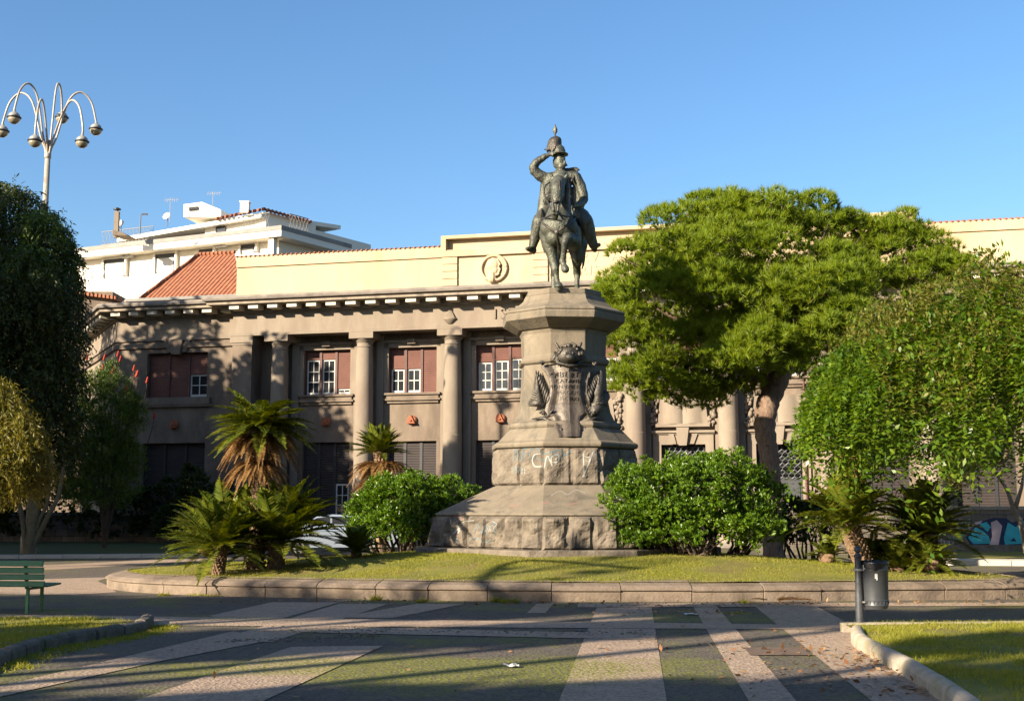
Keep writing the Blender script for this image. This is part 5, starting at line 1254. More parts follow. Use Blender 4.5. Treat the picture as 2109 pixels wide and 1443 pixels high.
# ================================================================== STREET LAMP
def street_lamp(loc, label, rz=0, k_=1.0):
    t = thing('street_lamp', label, 'street lamp', loc, rz, 'curved six-armed street lamps'); t.scale = (k_,)*3
    g = MB(); g.tube([(0,0,0),(0,0,9.0),(0,0,13.2)], [.12,.105,.08], 16); g.lathe([(.24,0),(.24,.6),(.18,.7)], (0,0,0), 16); g.lathe([(.085,12.6),(.105,12.62),(.105,12.76),(.085,12.78)], (0,0,0), 16); g.build('pole', M['pole'], t, True)
    arms = [(-1.38,.45,13.95,11.95), (-1.04,-.95,14.55,12.35), (-.38,-1.25,13.75,11.60), (.42,1.2,14.55,12.35), (1.06,-.9,13.75,11.60), (1.47,.5,14.25,11.98)]
    for (pe, pye, pya, y) in [(-93,271,188.5,.4), (-69,243,169.5,-.9), (-26,291,202.5,-1.2), (29.5,243,169.5,1.15), (71,292.5,204,-.9), (99.5,267,187,.5)]:
        Y_ = 43.6+y*1.13; e_ = AT(98+pe, pye, Y_); b_ = AT(98, 330, 43.6); x = (e_.x-b_.x)/1.13; ze = e_.z/1.13; zt = AT(98+pe*.6, pya, 43.6+y*.7).z/1.13-.05
        c = lambda f, z: (x*f, y*f, z)
        pts = crom([(x*.03,y*.03,12.6), c(.07,12.95), c(.17,13.35), c(.38,zt-.36), c(.63,zt), c(.87,zt-.28), c(1,zt-.95), c(1,ze+.2)], 5)
        g = MB(); g.tube(pts, .033, 8); a = g.build('arm', M['pole'], t, True)
        g = MB(); g.ball((0,0,.012), .235, 20, 14); g.v = [v for v in g.v]; u = MB(); u.lathe([(.045,.25),(.05,.20),(.11,.165),(.165,.11),(.195,.025)], (x,y,ze), 20); l_ = u.build('globe_cover', M['iron_pale'], a, True)
        u = MB(); u.lathe([(.215,-.01),(.222,.0),(.222,.025),(.195,.035)], (x,y,ze), 20); u.build('rim', M['dark_metal'], a, True)
        u = MB(); u.lathe([(.195,-.01),(.178,-.085),(.13,-.15),(.065,-.19),(.005,-.197)], (x,y,ze), 20); u.build('globe_glass', M['smoky'], a, True)
    return t
M['iron_pale'] = surf('pale_lamp_metal', (.40,.40,.37), (.52,.51,.47), 6, .4, .05, 30, .2)
M['smoky'] = surf('yellowed_lamp_glass', (.33,.27,.17), (.50,.42,.28), 3, .25, .05, 30, spec=.6)
lp = AT(98, 330, 43.6)
street_lamp((lp.x, 43.6, 0), 'tall galvanised six-armed lamp with hanging globes rising behind the dark left tree', 0, 1.13)
street_lamp((-24.2, 3.6, 0), 'six-armed lamp outside the left edge of the view', .6)
# ================================================================== BENCH
b0 = G(62, 1262); BN = thing('park_bench', 'green slatted park bench on the path at the left edge, seen from behind', 'bench', (b0.x-.9, b0.y, 0), math.radians(-6))
# local: x along the bench, -y is the back side (towards the camera)
def slat(name, x0, x1, c, w, th, tilt):
    g = MB(); g.box(x0, x1, -w/2, w/2, -th/2, th/2); o = g.build(name, M['green_paint'], BN); o.location = c; o.rotation_euler = (tilt, 0, 0); bevel(o, .006, 2); return o
for k, z in enumerate((.44, .545, .65, .755)): slat('back_slat', -1.2, 1.18, (0, -.03-.022*k-.02, z+.02), .088, .025, math.radians(78))
for k in range(5): slat('seat_slat', -1.2, 1.18, (0, .10+.095*k, .42+.004*k), .08, .028, math.radians(3))
for x in (-.85, .87):
    g = MB(); g.box(x-.022, x+.022, -.02, .02, 0, .42); g.prism([(-.025,.40), (.02,.40), (-.075,.83), (-.115,.83)], x-.022, x+.022, 'Y')
    # turn the profile to run in the y-z plane
    g2 = MB(); g2.box(x-.022, x+.022, .02, .06, .0, .40); g2.add([(x-.022,-.02,.38),(x-.022,.03,.38),(x-.022,-.065,.83),(x-.022,-.11,.83),(x+.022,-.02,.38),(x+.022,.03,.38),(x+.022,-.065,.83),(x+.022,-.11,.83)], [(0,1,2,3),(7,6,5,4),(0,4,5,1),(1,5,6,2),(2,6,7,3),(3,7,4,0)])
    g2.build('back_post', M['green_paint'], BN)
    g = MB(); g.box(x-.022, x+.022, .48, .52, 0, .40); g.build('leg', M['green_paint'], BN); g = MB(); g.box(x-.02, x+.02, .06, .48, .36, .395); g.build('seat_bearer', M['green_paint'], BN)
# ================================================================== LITTER BIN
p = G(1772, 1300); BI = thing('litter_bin', 'dark grey cylindrical litter bin hung on a ball-topped post beside the right lawn', 'litter bin', p)
g = MB(); g.lathe([(.055,0),(.052,.5),(.045,.62),(.048,.64),(.045,.66),(.043,.97),(.055,.985),(.055,1.0),(.038,1.01),(.03,1.03)], (0,0,0), 18); g.ball((0,0,1.075), .047, 16, 10); o = g.build('post', M['iron'], BI); autosmooth(o, 35)
bx, by = .225, .02
g = MB(); g.lathe([(.001,.30),(.145,.30),(.155,.33),(.165,.345),(.165,.36),(.163,.365),(.163,.40),(.170,.405),(.170,.415),(.165,.42),(.172,.80),(.178,.81),(.178,.825),(.173,.83),(.176,.90),(.182,.905),(.182,.92),(.165,.92),(.16,.6),(.001,.55)], (bx,by,0), 36); o = g.build('bin_body', M['plastic'], BI); autosmooth(o, 30)
g = MB()
for k in range(22):
    a = k/22*2*PI; c = Vector((bx+.1655*math.cos(a), by+.1655*math.sin(a), 0)); g.cap((c.x,c.y,.37), (c.x,c.y,.395), .006,.006,5)
g.build('ribbing', M['plastic'], BI)
g = MB(); rr = random.Random(3); rings = []
for rad, z, am in ((.172,.925,.004), (.186,.93,.005), (.19,.90,.006), (.188,.872,.018)):
    rings.append([(bx+(rad+rr.uniform(-am,am)*.5)*math.cos(2*PI*i/40), by+(rad+rr.uniform(-am,am)*.5)*math.sin(2*PI*i/40), z+rr.uniform(-am,am)) for i in range(40)])
rings[-1] = [(x, y, z-(.06 if 22 < i < 34 else 0)*math.sin((i-22)/12*PI)) for i, (x, y, z) in enumerate(rings[-1])]
g.loft(rings, cap=False); g.build('bin_liner', M['bag'], BI, True)
g = MB(); g.box(-.06,.09,-.05,.05,.80,.815); g.box(.03,.06,-.07,.07,.38,.40); g.lathe([(.056,.795),(.06,.80),(.06,.82),(.056,.825)], (0,0,0), 16); g.build('bracket', M['iron_pale'], BI)
g = MB(); c = -PI/2-.18
for (u0, u1, z0, z1) in ((-.10,.10,.70,.765), (.0,.10,.68,.70)):
    ring = [[(bx+.1745*math.cos(c+u), by+.1745*math.sin(c+u), z) for z in (z0, z1)] for u in np.linspace(u0, u1, 5)]; g.loft(ring, close=False, cap=False)
g.build('sticker', M['paper'], BI)
g = MB(); g.box(.048,.075,-.062,-.058,.82,.875); g.build('paper_tag', M['paper'], BI)
# ================================================================== CAR
cp = Vector(((700-1054.5)/FPX*44, 44, 0)); CR = thing('parked_car', 'pale blue-silver parked car half hidden behind the cycads and left bush', 'car', cp, math.radians(6))
prof = [(-2.05,.32),(-2.1,.55),(-2.05,.78),(-1.35,.92),(-.75,1.38),(-.2,1.45),(.75,1.42),(1.35,1.0),(1.95,.92),(2.08,.7),(2.08,.34)]
M['car'] = surf('car_paint', (.42,.50,.60), (.46,.54,.64), 1, .25, 0, 10, .3, spec=.6)
g = MB(); rings = []
for y, s_ in ((-.86,.0), (-.84,.35), (-.8,.75), (-.68,1.0), (.68,1.0), (.8,.75), (.84,.35), (.86,.0)): pass
body = [(x, z) for x, z in prof]
def ring(y, k): return [(x*(1-.015*k), y, z if z < .95 else .95+(z-.95)*(1-.02*k)) for x, z in body]
g.loft([[(x*.985, -.84, min(z, .9)) for x, z in body], [(x, -.86, min(z, .88)) for x, z in body], [(x, -.85, min(z, .93)) for x, z in body], [(x*.99, -.80, min(z,.97)) for x, z in body], [(x*.97, -.62, z) for x, z in body], [(x*.97, .62, z) for x, z in body], [(x*.99, .80, min(z,.97)) for x, z in body], [(x, .85, min(z,.93)) for x, z in body]]); o = g.build('body', M['car'], CR); autosmooth(o, 30)
g = MB(); g.prism([(-1.18,.98),(-.72,1.33),(-.18,1.385),(.7,1.36),(1.18,1.0)], -.745, .745, 'Y'); g.build('side_windows', M['glass'], CR)
g = MB(); g.box(-.25,-.18,-.76,.76,.96,1.37); g.box(.55,.61,-.76,.76,.96,1.34); g.build('window_pillar', M['car'], CR)
for x in (-1.3, 1.32):
    for y in (-.80, .80):
        g = MB(); g.lathe([(.001,-.1),(.30,-.1),(.315,-.06),(.315,.06),(.30,.1),(.001,.1)], (0,0,0), 22); w_ = g.build('wheel', M['bag'], CR, loc=(x, y, .315)); w_.rotation_euler = (PI/2,0,0)
        g = MB(); g.lathe([(.001,-.105),(.19,-.104),(.2,-.101),(.2,.101),(.19,.104),(.001,.105)], (0,0,0), 16); g.build('rim', M['iron_pale'], w_)
g = MB(); g.box(-.08,.06,-.885,-.86,.78,.81); g.box(.62,.76,-.885,-.86,.78,.81); g.build('door_handle', M['dark_metal'], CR)
for y in (-.62,.62): g = MB(); g.ball((-2.02,y,.68), (.08,.16,.08), 10, 6); g.build('headlight', M['smoky'], CR, True)
# ================================================================== small litter
def paper(px, py, s_, label):
    g = MB(); rr = random.Random(px); n = 5; p = G(px, py); vs = [(x*s_/n-.5*s_, (y*s_/n-.5*s_)*.6, .012+rr.uniform(0,.035)) for y in range(n+1) for x in range(n+1)]
    g.add(vs, [(y*(n+1)+x, y*(n+1)+x+1, (y+1)*(n+1)+x+1, (y+1)*(n+1)+x) for y in range(n) for x in range(n)]); o = g.build('paper_scrap', M['paper'], loc=p); tag(o, label, 'litter', 'scraps of paper')
paper(1052, 1374, .17, 'crumpled white paper scrap on the mossy paving in the foreground'); paper(1424, 1267, .22, 'pale paper scrap on the dark band near the kerb'); paper(1595, 1156, .2, 'small white scrap on the lawn before the right bush'); 
paper(318, 1173, .12, 'tiny white scrap on the road left of the lawn')
# ================================================================== VEGETATION
def V3(p): return np.array([p[0], p[1], p[2]], float)
def merge(parts):
    o = 0; Vs = []; Fs = []
    for V, F in parts: Vs.append(V); Fs.append(F+o); o += len(V)
    return np.concatenate(Vs), np.concatenate(Fs)
# ---------- pine
PX, PY = (1590-1054.5)/FPX*35, 35.0
def PP(px, py, y=0.0): return AT(px, py, 35+y)
pine = thing('pine_tree', 'large umbrella pine with a broad lit crown and leaning reddish trunk right of the monument', 'tree', (PX, PY, 0))
PO = Vector((PX, PY, 0))
lobes = []
spec = [  # px, py, depth, rx(px), rz(px)
 (1400,470,-.5,95,55), (1480,440,.5,95,48), (1570,440,-.5,95,48), (1660,440,0,80,48), (1740,480,.5,75,45), (1340,540,-1,80,55), (1300,600,0,70,45), (1275,640,-.8,50,40), (1290,585,.6,60,45),
 (1420,540,-2.2,90,55), (1500,520,-2.4,90,55), (1590,520,-1.8,80,55), (1370,620,-2,80,45), (1460,600,-2.6,80,42), (1290,690,-.5,50,45), (1330,720,-1.2,60,45), (1300,760,0,45,35), (1370,790,-.6,50,35), (1350,830,-.2,40,24), (1420,700,-1.2,60,40),
 (1560,700,-2.6,75,36), (1510,740,-2.8,50,30), (1620,670,-2.8,60,45), (1700,590,-2.6,75,55), (1680,660,-2.4,65,50), (1740,640,-2,60,60), (1640,600,-3,60,40),
 (1800,480,.8,70,38), (1860,490,1.2,65,42), (1900,520,.8,50,40), (1820,540,.4,70,45), (1770,560,.2,60,40), (1960,545,.8,38,30), (1920,500,1.2,35,24), (1690,720,-1.5,60,50), (1480,800,.5,45,28), (1440,770,1.0,50,30), (1530,800,1.2,60,30), (1620,770,1.6,70,30),
 (1500,480,2.4,100,55), (1620,480,2.6,100,55), (1400,560,2.2,90,55), (1720,560,2.4,90,55), (1350,680,1.6,60,40), (1840,600,1.4,60,40), (1500,600,.5,110,60), (1600,650,.9,100,60), (1440,680,.6,90,50), (1560,745,1.2,90,45), (1690,710,.8,80,50), (1380,745,.9,60,45), (1500,700,-1.2,80,45), (1560,590,-1.2,100,60), (1440,600,-1.2,90,60), (1700,560,-.8,100,60), (1520,660,1.6,120,60), (1280,640,.5,60,60), (1330,790,-.2,70,40), (1460,820,.2,45,22), (1250,640,-.3,35,30), (1760,640,-1.2,70,60), (1900,565,.6,60,40), (1850,605,.4,65,40), (1790,650,.2,70,40), (1955,560,.6,45,32), (1870,460,.8,45,30), (1500,430,-.2,60,40), (1550,620,-2.2,70,45), (1400,775,-1.2,75,45), (1475,765,-1,65,40), (1330,775,-1,60,42), (1540,700,-1.8,70,40), (1290,720,-.8,55,50), (1500,800,-.2,50,28), (1420,815,-.3,60,26), (1580,735,-2.8,80,38), (1650,720,-2.5,60,50), (1520,748,-2.8,60,33), (1690,640,-3,70,70), (1610,765,-1.8,50,24)]
for px, py, y, rx, rz in spec:
    c = PP(px, py+(16 if py < 520 else 6 if py < 600 else 0), y)-PO; s_ = 73.; lobes.append(((c.x, c.y, c.z), (rx/s_*.9, rx/s_*.95, rz/s_*.92)))
nT = 24000
# lumps on the lobes: sub-lobes give the cloudy clumps
subc, subn, _ = shell(lobes, 950, .72, -.7)
sub = [(tuple(p), (.50*(.7+.6*rs.rand()),)*2+(.33*(.7+.5*rs.rand()),)) for p in subc]
P, Nn, kk = shell(sub, nT, .72, -.45)
nd = 22; idx = np.repeat(np.arange(nT), nd); axis = unit(Nn*.6+np.array([0,0,.75])+rs.normal(size=(nT,3))*.3)
U = unit(axis[idx]*1.0+rs.normal(size=(nT*nd,3))*.50)
V, F = tri_geo(P[idx]-U*.02, U, rnd(nT*nd), .21*(.7+.6*rs.rand(nT*nd)), .022)
# triangle fans share one island per tuft? keep needles separate
np_mesh('crown', V, F, M['pine_leaf'], pine)
mb = MB()
tr = [PP(x, y, d)-PO for x, y, d in [(1592,1110,0), (1590,1040,0), (1588,980,-.1), (1583,930,-.1), (1575,880,-.1), (1580,835,0), (1600,790,.1), (1620,740,.2)]]
tr = [Vector((tr[0].x,0,0))]+tr[1:]
rad = [.31,.28,.27,.27,.30,.32,.30,.25]
pth = crom(tr, 6); rr_ = np.interp(np.linspace(0, 7, len(pth)), range(8), rad); mb.tube(pth, [r*(1+.07*math.sin(i*2.1)) for i, r in enumerate(rr_)], 18)
top = tr[-1]
limbs = [[(1612,760,.1),(1560,735,.2),(1480,700,.1),(1400,660,-.2),(1330,620,-.3)], [(1620,740,.2),(1600,690,.2),(1550,620,.2),(1500,540,.2),(1480,480,.3)], [(1620,740,.2),(1650,680,.3),(1700,600,.4),(1780,540,.6),(1850,510,.8)], [(1620,740,.2),(1640,660,-.6),(1640,600,-1.6),(1660,570,-2)], [(1600,780,.1),(1540,780,.2),(1470,810,.2),(1420,800,0),(1370,770,-.2)], [(1480,700,.1),(1430,740,.3),(1380,790,.2)], [(1550,735,.2),(1500,760,.6),(1450,780,.9)], [(1620,740,.2),(1600,700,-1),(1560,690,-2)], [(1400,660,-.2),(1340,690,-.3),(1300,700,-.2)], [(1550,620,.2),(1450,580,-.8),(1400,540,-1.2)], [(1700,600,.4),(1760,560,1.5),(1800,540,1.6)]]
for l_ in limbs:
    pt = crom([PP(*q)-PO for q in l_], 5); mb.tube(pt, list(np.linspace(.15 if l_[0][0] > 1590 else .10, .035, len(pt))), 8)
rr = random.Random(8)
for i in range(170):   # bare twigs inside the crown
    c = Vector(sub[rr.randrange(len(sub))][0]); q = c.lerp(Vector((PP(1600,640,0)-PO)), rr.uniform(.10,.25)); mb.tube([q, (q+c)/2+Vector((0,0,-.12)), c], [.035,.025,.012], 4)
o = mb.build('trunk', M['bark'], pine, True)
# ---------- round clipped bushes (upright rosettes of glossy leaves)
def bush(name, label, c, lobes, n, k=9, L=.085, Wd=.034, seed=0, group=None, mat='bush_leaf', stems=True):
    t = thing(name, label, 'bush', c, 0, group); 
    subc, _, _ = shell(lobes, n//14, .8, -.5); sub = [(tuple(p), .17*(.6+.9*rs.rand())) for p in subc]
    P1, N1, _ = shell(sub, n, .3, -.6); P2_, N2, _ = shell(lobes, n//3, .5, -.6)
    P = np.concatenate([P1, P2_]); Nn = np.concatenate([N1, N2]); P = P[P[:, 2] > .04]; Nn = Nn[:len(P)]
    m = len(P); idx = np.repeat(np.arange(m), k); ax = unit(np.array([-.15,-.2,.95])+Nn*.35+rs.normal(size=(m,3))*.28)
    U = unit(ax[idx]+rs.normal(size=(m*k,3))*.55); V, F = leaf_geo(P[idx]+U*.01, U, unit(ax[idx]*1.0+rs.normal(size=(m*k,3))*.4), L*(.6+.7*rs.rand(m*k)), Wd)
    np_mesh('foliage', V, F, M[mat], t)
    if stems:
        mb = MB(); rr = random.Random(seed)
        for l_ in lobes:
            for q in range(5):
                e = Vector(l_[0])+Vector((rr.uniform(-.5,.5), rr.uniform(-.5,.5), rr.uniform(-.1,.3))); a = Vector((l_[0][0]*.7+rr.uniform(-.2,.2), l_[0][1]*.7+rr.uniform(-.2,.2), 0)); mb.tube([a, a.lerp(e,.5)+Vector((rr.uniform(-.15,.15),0,0)), e], [.04,.03,.012], 5)
        mb.build('stems', M['bark_dark'], t)
    return t
def lob(px, py, Y, rx, rz, c, ry=None, sc=None):
    s_ = FPX/Y; p = AT(px, py, Y); return ((p.x-c[0], p.y-c[1], p.z-c[2]), (rx/s_, (ry or rx)/s_, rz/s_))
c = ((1425-1054.5)/FPX*27.4, 27.4, .55)
bush('shrub', 'large dark glossy rounded bush right of the monument, in front of the pine trunk', c, [lob(1320,1035,27.2,85,78,c), lob(1400,1030,27.0,95,80,c), lob(1485,1015,27.2,95,80,c), lob(1560,1045,27.6,62,80,c), lob(1280,1060,27.1,52,65,c), lob(1430,1080,26.8,110,50,c,80), lob(1350,1095,27,90,48,c), lob(1540,1090,27.4,75,50,c), lob(1440,1105,26.6,140,42,c,60), lob(1285,1095,27,45,45,c), lob(1440,1030,28.6,120,85,c,90)], 6200, seed=1, group='round bushes flanking the monument')
c = ((850-1054.5)/FPX*30.6, 30.6, .5)
bush('shrub', 'smaller light green rounded bush left of the monument below the middle cycad', c, [lob(795,1060,30.2,68,70,c), lob(850,1045,30,70,65,c), lob(905,1050,30.2,62,62,c), lob(955,1060,30.8,42,50,c), lob(830,1090,29.6,80,40,c,50), lob(900,1090,29.8,70,40,c,50), lob(760,1075,30,42,55,c)], 4600, seed=2, group='round bushes flanking the monument')
# dark hedge masses seen under the crowns on the right, behind the island
c = AT(1660, 1130, 36); c = (c.x, 36, 0)
bush('shrub', 'dark shaded shrub low between the right bush and the right cycads', c, [lob(1640,1090,35.5,60,60,c), lob(1700,1085,36,55,60,c), lob(1590,1100,36,40,40,c)], 1100, k=7, L=.12, Wd=.05, seed=5, mat='dark_leaf')
# ---------- cycads
def frond_geo(base, az, elv, L, droop, width, nl=26, curl=1.0, twist=0):
    """arching rachis with two rows of narrow leaflets"""
    t = np.linspace(0, 1, nl+4)[3:]; d = np.array([math.cos(az), math.sin(az)])
    r = L*(t*math.cos(elv)*.98 + .1*t*t*math.sin(elv)*droop); z = L*(t*math.sin(elv)-droop*t**2.1)
    k = math.cos(elv); P = np.stack([base[0]+d[0]*r, base[1]+d[1]*r, base[2]+z], 1)
    T = unit(np.gradient(P, axis=0)); side = np.array([-d[1], d[0], 0.0]); up = unit(np.cross(np.tile(side, (len(t),1)), T)); up = np.where(up[:, 2:3] < 0, -up, up)
    ll = width*np.sin(np.clip(t*1.02+.06, 0, 1)*PI)**.55*(1-.25*t)+.02; out = []
    for s_ in (-1, 1):
        U = side*s_*1.0+T*.55+up*.32*curl; U += rs.normal(size=U.shape)*.07
        out.append(leaf_geo(P, U, up+rs.normal(size=up.shape)*.1, ll, (.034*width/.2+.006)))
    q = MBq(P, .011*L)
    out.append(q); return merge(out)
def MBq(P, w):
    n = len(P); T = np.gradient(P, axis=0); S_ = unit(np.cross(T, np.array([0,0,1.0])+0*T)); V = np.concatenate([P-S_*w, P+S_*w]); F = np.stack([np.arange(n-1), np.arange(1,n), np.arange(1,n)+n, np.arange(n-1)+n], 1); return V, F
def cycad(loc, label, trunk, crowns, group='cycads on the round lawn', name='cycad_palm', tr=.2):
    """trunk: path (local), crowns: list of (pos, radius, nfronds, el range, droop, dead)"""
    t = thing(name, label, 'cycad', loc, 0, group)
    if trunk:
        g = MB(); pt = crom(trunk, 6); n = len(pt)
        for i in range(n-1):      # rows of old leaf bases
            a = pt[i]; m = 11
            for j in range(m):
                an = 2*PI*(j+.5*(i % 2))/m; dirv = Vector((math.cos(an), math.sin(an), 0)); g.cap(a+dirv*tr*.82, a+dirv*(tr*1.04)+Vector((0,0,.05)), tr*.24, tr*.10, 6)
        g.tube(pt, [tr*.86]*n, 12); g.build('trunk', M['cycad_trunk'], t)
    for pos, R, nf, e0, e1, droop, dead in crowns:
        parts = []
        for i in range(nf):
            f = (i+.5)/nf; az = i*2.39996+rs.normal()*.2; el = math.radians(e0+(e1-e0)*f**.85+rs.normal()*8); L = R*(.74+.34*rs.rand())
            b = (pos[0]+math.cos(az)*.06, pos[1]+math.sin(az)*.06, pos[2]-.06+.12*f)
            parts.append(frond_geo(b, az, el, L, droop*(.75+.5*rs.rand()), .17*R/1.0*(.8 if dead else 1), 38))
        V, F = merge(parts); np_mesh('dead_fronds' if dead else 'fronds', V, F, M['cycad_dead' if dead else 'cycad_leaf'], t)
        if not dead:
            g = MB(); g.ball((pos[0], pos[1], pos[2]-.04), (tr*.9, tr*.9, .16), 12, 8); g.build('heart', M['cycad_trunk'], t, True)
    return t
def loc_at(px, Y, z): return Vector(((px-1054.5)/FPX*Y, Y, z))
def rel(px, py, Y, L0): v = AT(px, py, Y)-L0; return (v.x, v.y, v.z)
# right pair
L0 = loc_at(1778, 24.6, .34); cycad(L0, 'right hand cycad with a thick leaning trunk, nearest the litter bin', [(0,0,0), rel(1770,1140,24.6,L0), rel(1757,1110,24.6,L0), rel(1748,1085,24.6,L0)], [(rel(1746,1078,24.6,L0), 1.38, 74, 2, 82, .30, False)], tr=.19)
L0 = loc_at(1925, 25.4, .34); cycad(L0, 'far right cycad with spreading fronds partly under the weeping tree', [(0,0,0), rel(1922,1150,25.4,L0), rel(1908,1105,25.4,L0)], [(rel(1905,1098,25.4,L0), 1.42, 66, 2, 78, .28, False)], tr=.18)
L0 = loc_at(1835, 24.9, .34); cycad(L0, 'low trunkless young cycads clumped between the two right cycads', None, [((0,0,.12), .95, 40, 8, 80, .35, False), ((.45,.1,.3), .8, 34, 5, 80, .35, False), ((-.35,.4,.3), .7, 28, 5, 75, .3, False)])
L0 = loc_at(1695, 26.2, .4); cycad(L0, 'small pale young cycad left of the leaning right hand cycad', None, [((0,0,.25), .62, 30, 5, 80, .35, False)])
L0 = loc_at(1905, 24.5, .34); cycad(L0, 'small drooping young cycad at the foot of the far right cycad', None, [((0,0,.25), .75, 30, -15, 60, .35, False)])
# tall left one with a skirt of dead fronds
L0 = loc_at(533, 25.8, .40); cycad(L0, 'tallest cycad, left on the lawn, with a green crown over a skirt of dead fronds', [(0,0,0), rel(535,1080,25.8,L0), rel(537,1000,25.8,L0), rel(538,890,25.8,L0)],
  [(rel(538,877,25.8,L0), 1.2, 90, -14, 42, .26, False), (rel(537,902,25.8,L0), .84, 84, 30, 0, .80, True), (rel(530,945,25.8,L0), .70, 60, 5, -35, .55, True)], tr=.19)
L0 = loc_at(458, 24.6, .36); cycad(L0, 'low cycad with a stubby brown trunk at the left front of the clump', [(0,0,0), rel(455,1140,24.6,L0), rel(450,1118,24.6,L0)], [(rel(450,1120,24.6,L0), 1.22, 74, -12, 66, .15, False)], tr=.12)
L0 = loc_at(470, 26.6, .42); cycad(L0, 'bushy green cycad filling the left of the clump behind the stubby one', None, [((0,0,.75), 1.35, 60, 0, 70, .28, False), ((.45,.1,1.1), .8, 40, 10, 80, .3, False), ((-.45,.2,.4), 1.2, 44, 0, 60, .25, False)])
L0 = loc_at(575, 25.6, .42); cycad(L0, 'dark shaded cycad with long fronds at the right of the left clump', [(0,0,0), (0,0,.5)], [((0,0,.55), 1.65, 70, -5, 75, .26, False), ((.2,.5,1.0), 1.2, 44, 0, 70, .3, False)], tr=.17)
L0 = loc_at(738, 27.6, .48); cycad(L0, 'little cycad with a short scaly trunk in front of the left bush', [(0,0,0), (0,0,.2)], [((0,0,.25), .82, 44, 5, 78, .30, False)], tr=.11)
L0 = loc_at(788, 32.2, .4); cycad(L0, 'middle cycad with a brown skirt rising behind the left bush', [(0,0,0), rel(788,1050,32.2,L0), rel(790,985,32.2,L0), rel(782,935,32.2,L0)],
  [(rel(780,930,32.2,L0), .90, 64, 5, 75, .2, False), (rel(785,958,32.2,L0), .88, 70, 28, 0, .62, True), (rel(780,985,32.2,L0), .8, 30, 10, -25, .3, True)], tr=.17)
# fibrous palm stem behind the right cycads
L0 = loc_at(1748, 33, .35); t = thing('fan_palm', 'slim palm stem with a shaggy brown skirt hanging below the weeping tree', 'palm', L0); g = MB(); h = AT(1745, 935, 33).z-.35
g.tube([(0,0,0), (0,0,h)], [.13,.12], 10); g.build('trunk', M['cycad_trunk'], t, True)
n = 1500; a = rs.rand(n)*2*PI; zz = h-rs.rand(n)*.75; rad_ = .10+.16*rs.rand(n); P = np.stack([np.cos(a)*rad_, np.sin(a)*rad_, zz], 1); U = np.stack([np.cos(a)*.2, np.sin(a)*.2, -np.ones(n)], 1)+rs.normal(size=(n,3))*.1; V, F = tri_geo(P, U, rnd(n), .35, .04); np_mesh('skirt', V, F, M['cycad_dead'], t)
parts = []
for i in range(18): parts.append(frond_geo((0,0,h+.05), i*2.4, math.radians(rs.uniform(10,70)), 1.1, .4, .3, 20))
V, F = merge(parts); np_mesh('fronds', V, F, M['cycad_leaf'], t)
M['bark_mid'] = surf('grey_green_bark', (.14,.12,.07), (.24,.20,.12), 4, .9, .6, 14)
# ---------- weeping tree on the right
WT = Vector((10.6, 24.2, .2)); wt = thing('weeping_tree', 'big weeping tree with hanging leafy branches filling the right edge', 'tree', WT)
def strands(n, origin, R, top, low, seedless=0, azr=(0, 2*PI), spread=1.0):
    out = []
    return out
Ps = []; Us = []; Ns = []; Ls = []; TOPs = []
for c_ in range(680):
    az0 = rs.uniform(0, 2*PI)
    if math.cos(az0) > .35 and rs.rand() < .75: az0 = PI-az0      # the visible side is the fuller one
    rc = 4.95*rs.rand()**.42; u0 = rc/5.35; dep = rs.uniform(.42, 1) if rs.rand() < .5 else rs.uniform(.9, 1.03)
    big = .4*noise.noise(Vector((az0*1.7, rc*.6, 2))); full = rs.uniform(.7, 1.25)
    for q_ in range(rs.randint(3, 7)):
        az = az0+rs.normal()*.22/max(.8, rc); rr0 = min(5.2, max(.1, rc+rs.normal()*.16)); dx, dy = math.cos(az), math.sin(az); u = min(.995, rr0/5.35)
        zt = (5.9*math.sqrt(max(.0, 1-u**4))+big)*dep+rs.normal()*.06
        edge = 2.15+1.2*max(0,u-.72)*2.0+1.1*noise.noise(Vector((az*2.2, 1, 4))); Ld = min(rs.uniform(.7, 1.45)*full, max(.3, zt-edge))
        nl = max(4, int(Ld/.062)); tt = np.linspace(0, 1, nl); out_ = .20*Ld; sw = rs.normal()*.18
        x = dx*(rr0-.25+out_*np.sqrt(tt)+.25*np.minimum(1, tt*3))-dy*sw*tt; y = dy*(rr0-.25+out_*np.sqrt(tt)+.25*np.minimum(1, tt*3))+dx*sw*tt; z = zt+.10*np.sin(tt*PI*.9)-Ld*tt**1.5
        P = np.stack([x, y, z], 1); T = unit(np.gradient(P, axis=0)); sd = unit(np.cross(T, rnd(1)+np.zeros_like(T)))
        for s_ in (-1, 1):
            U = sd*s_*1.0+T*.35+np.array([0,0,-.12])+rs.normal(size=P.shape)*.25; Ps.append(P); Us.append(U); Ns.append(unit(-T*.8+np.array([dx*.35,dy*.35,.6])+rs.normal(size=P.shape)*.3)); Ls.append(np.full(nl, .155)*(.65+.6*rs.rand(nl))*(1-.3*tt))
        TOPs.append((x[0], y[0], z[0]))
P = np.concatenate(Ps); U = np.concatenate(Us); N = np.concatenate(Ns); Lg = np.concatenate(Ls)
m_ = (P[:, 0] < 4.0); P, U, N, Lg = P[m_], U[m_], N[m_], Lg[m_]
top_ = (P[:, 2] > 4.95+.35*np.sin(P[:, 0]*2)) & (rs.rand(len(P)) < .75)
yel = (~top_) & (P[:, 0] < -2.0+.4*np.sin(P[:, 2]*3)) & (P[:, 0] > -4.1) & (P[:, 1] < 0) & (P[:, 2] > 3.0) & (rs.rand(len(P)) < .38)
m0 = ~(top_ | yel); V, F = leaf_geo(P[m0], U[m0], N[m0], Lg[m0], .068); np_mesh('crown', V, F, M['weep_leaf'], wt)
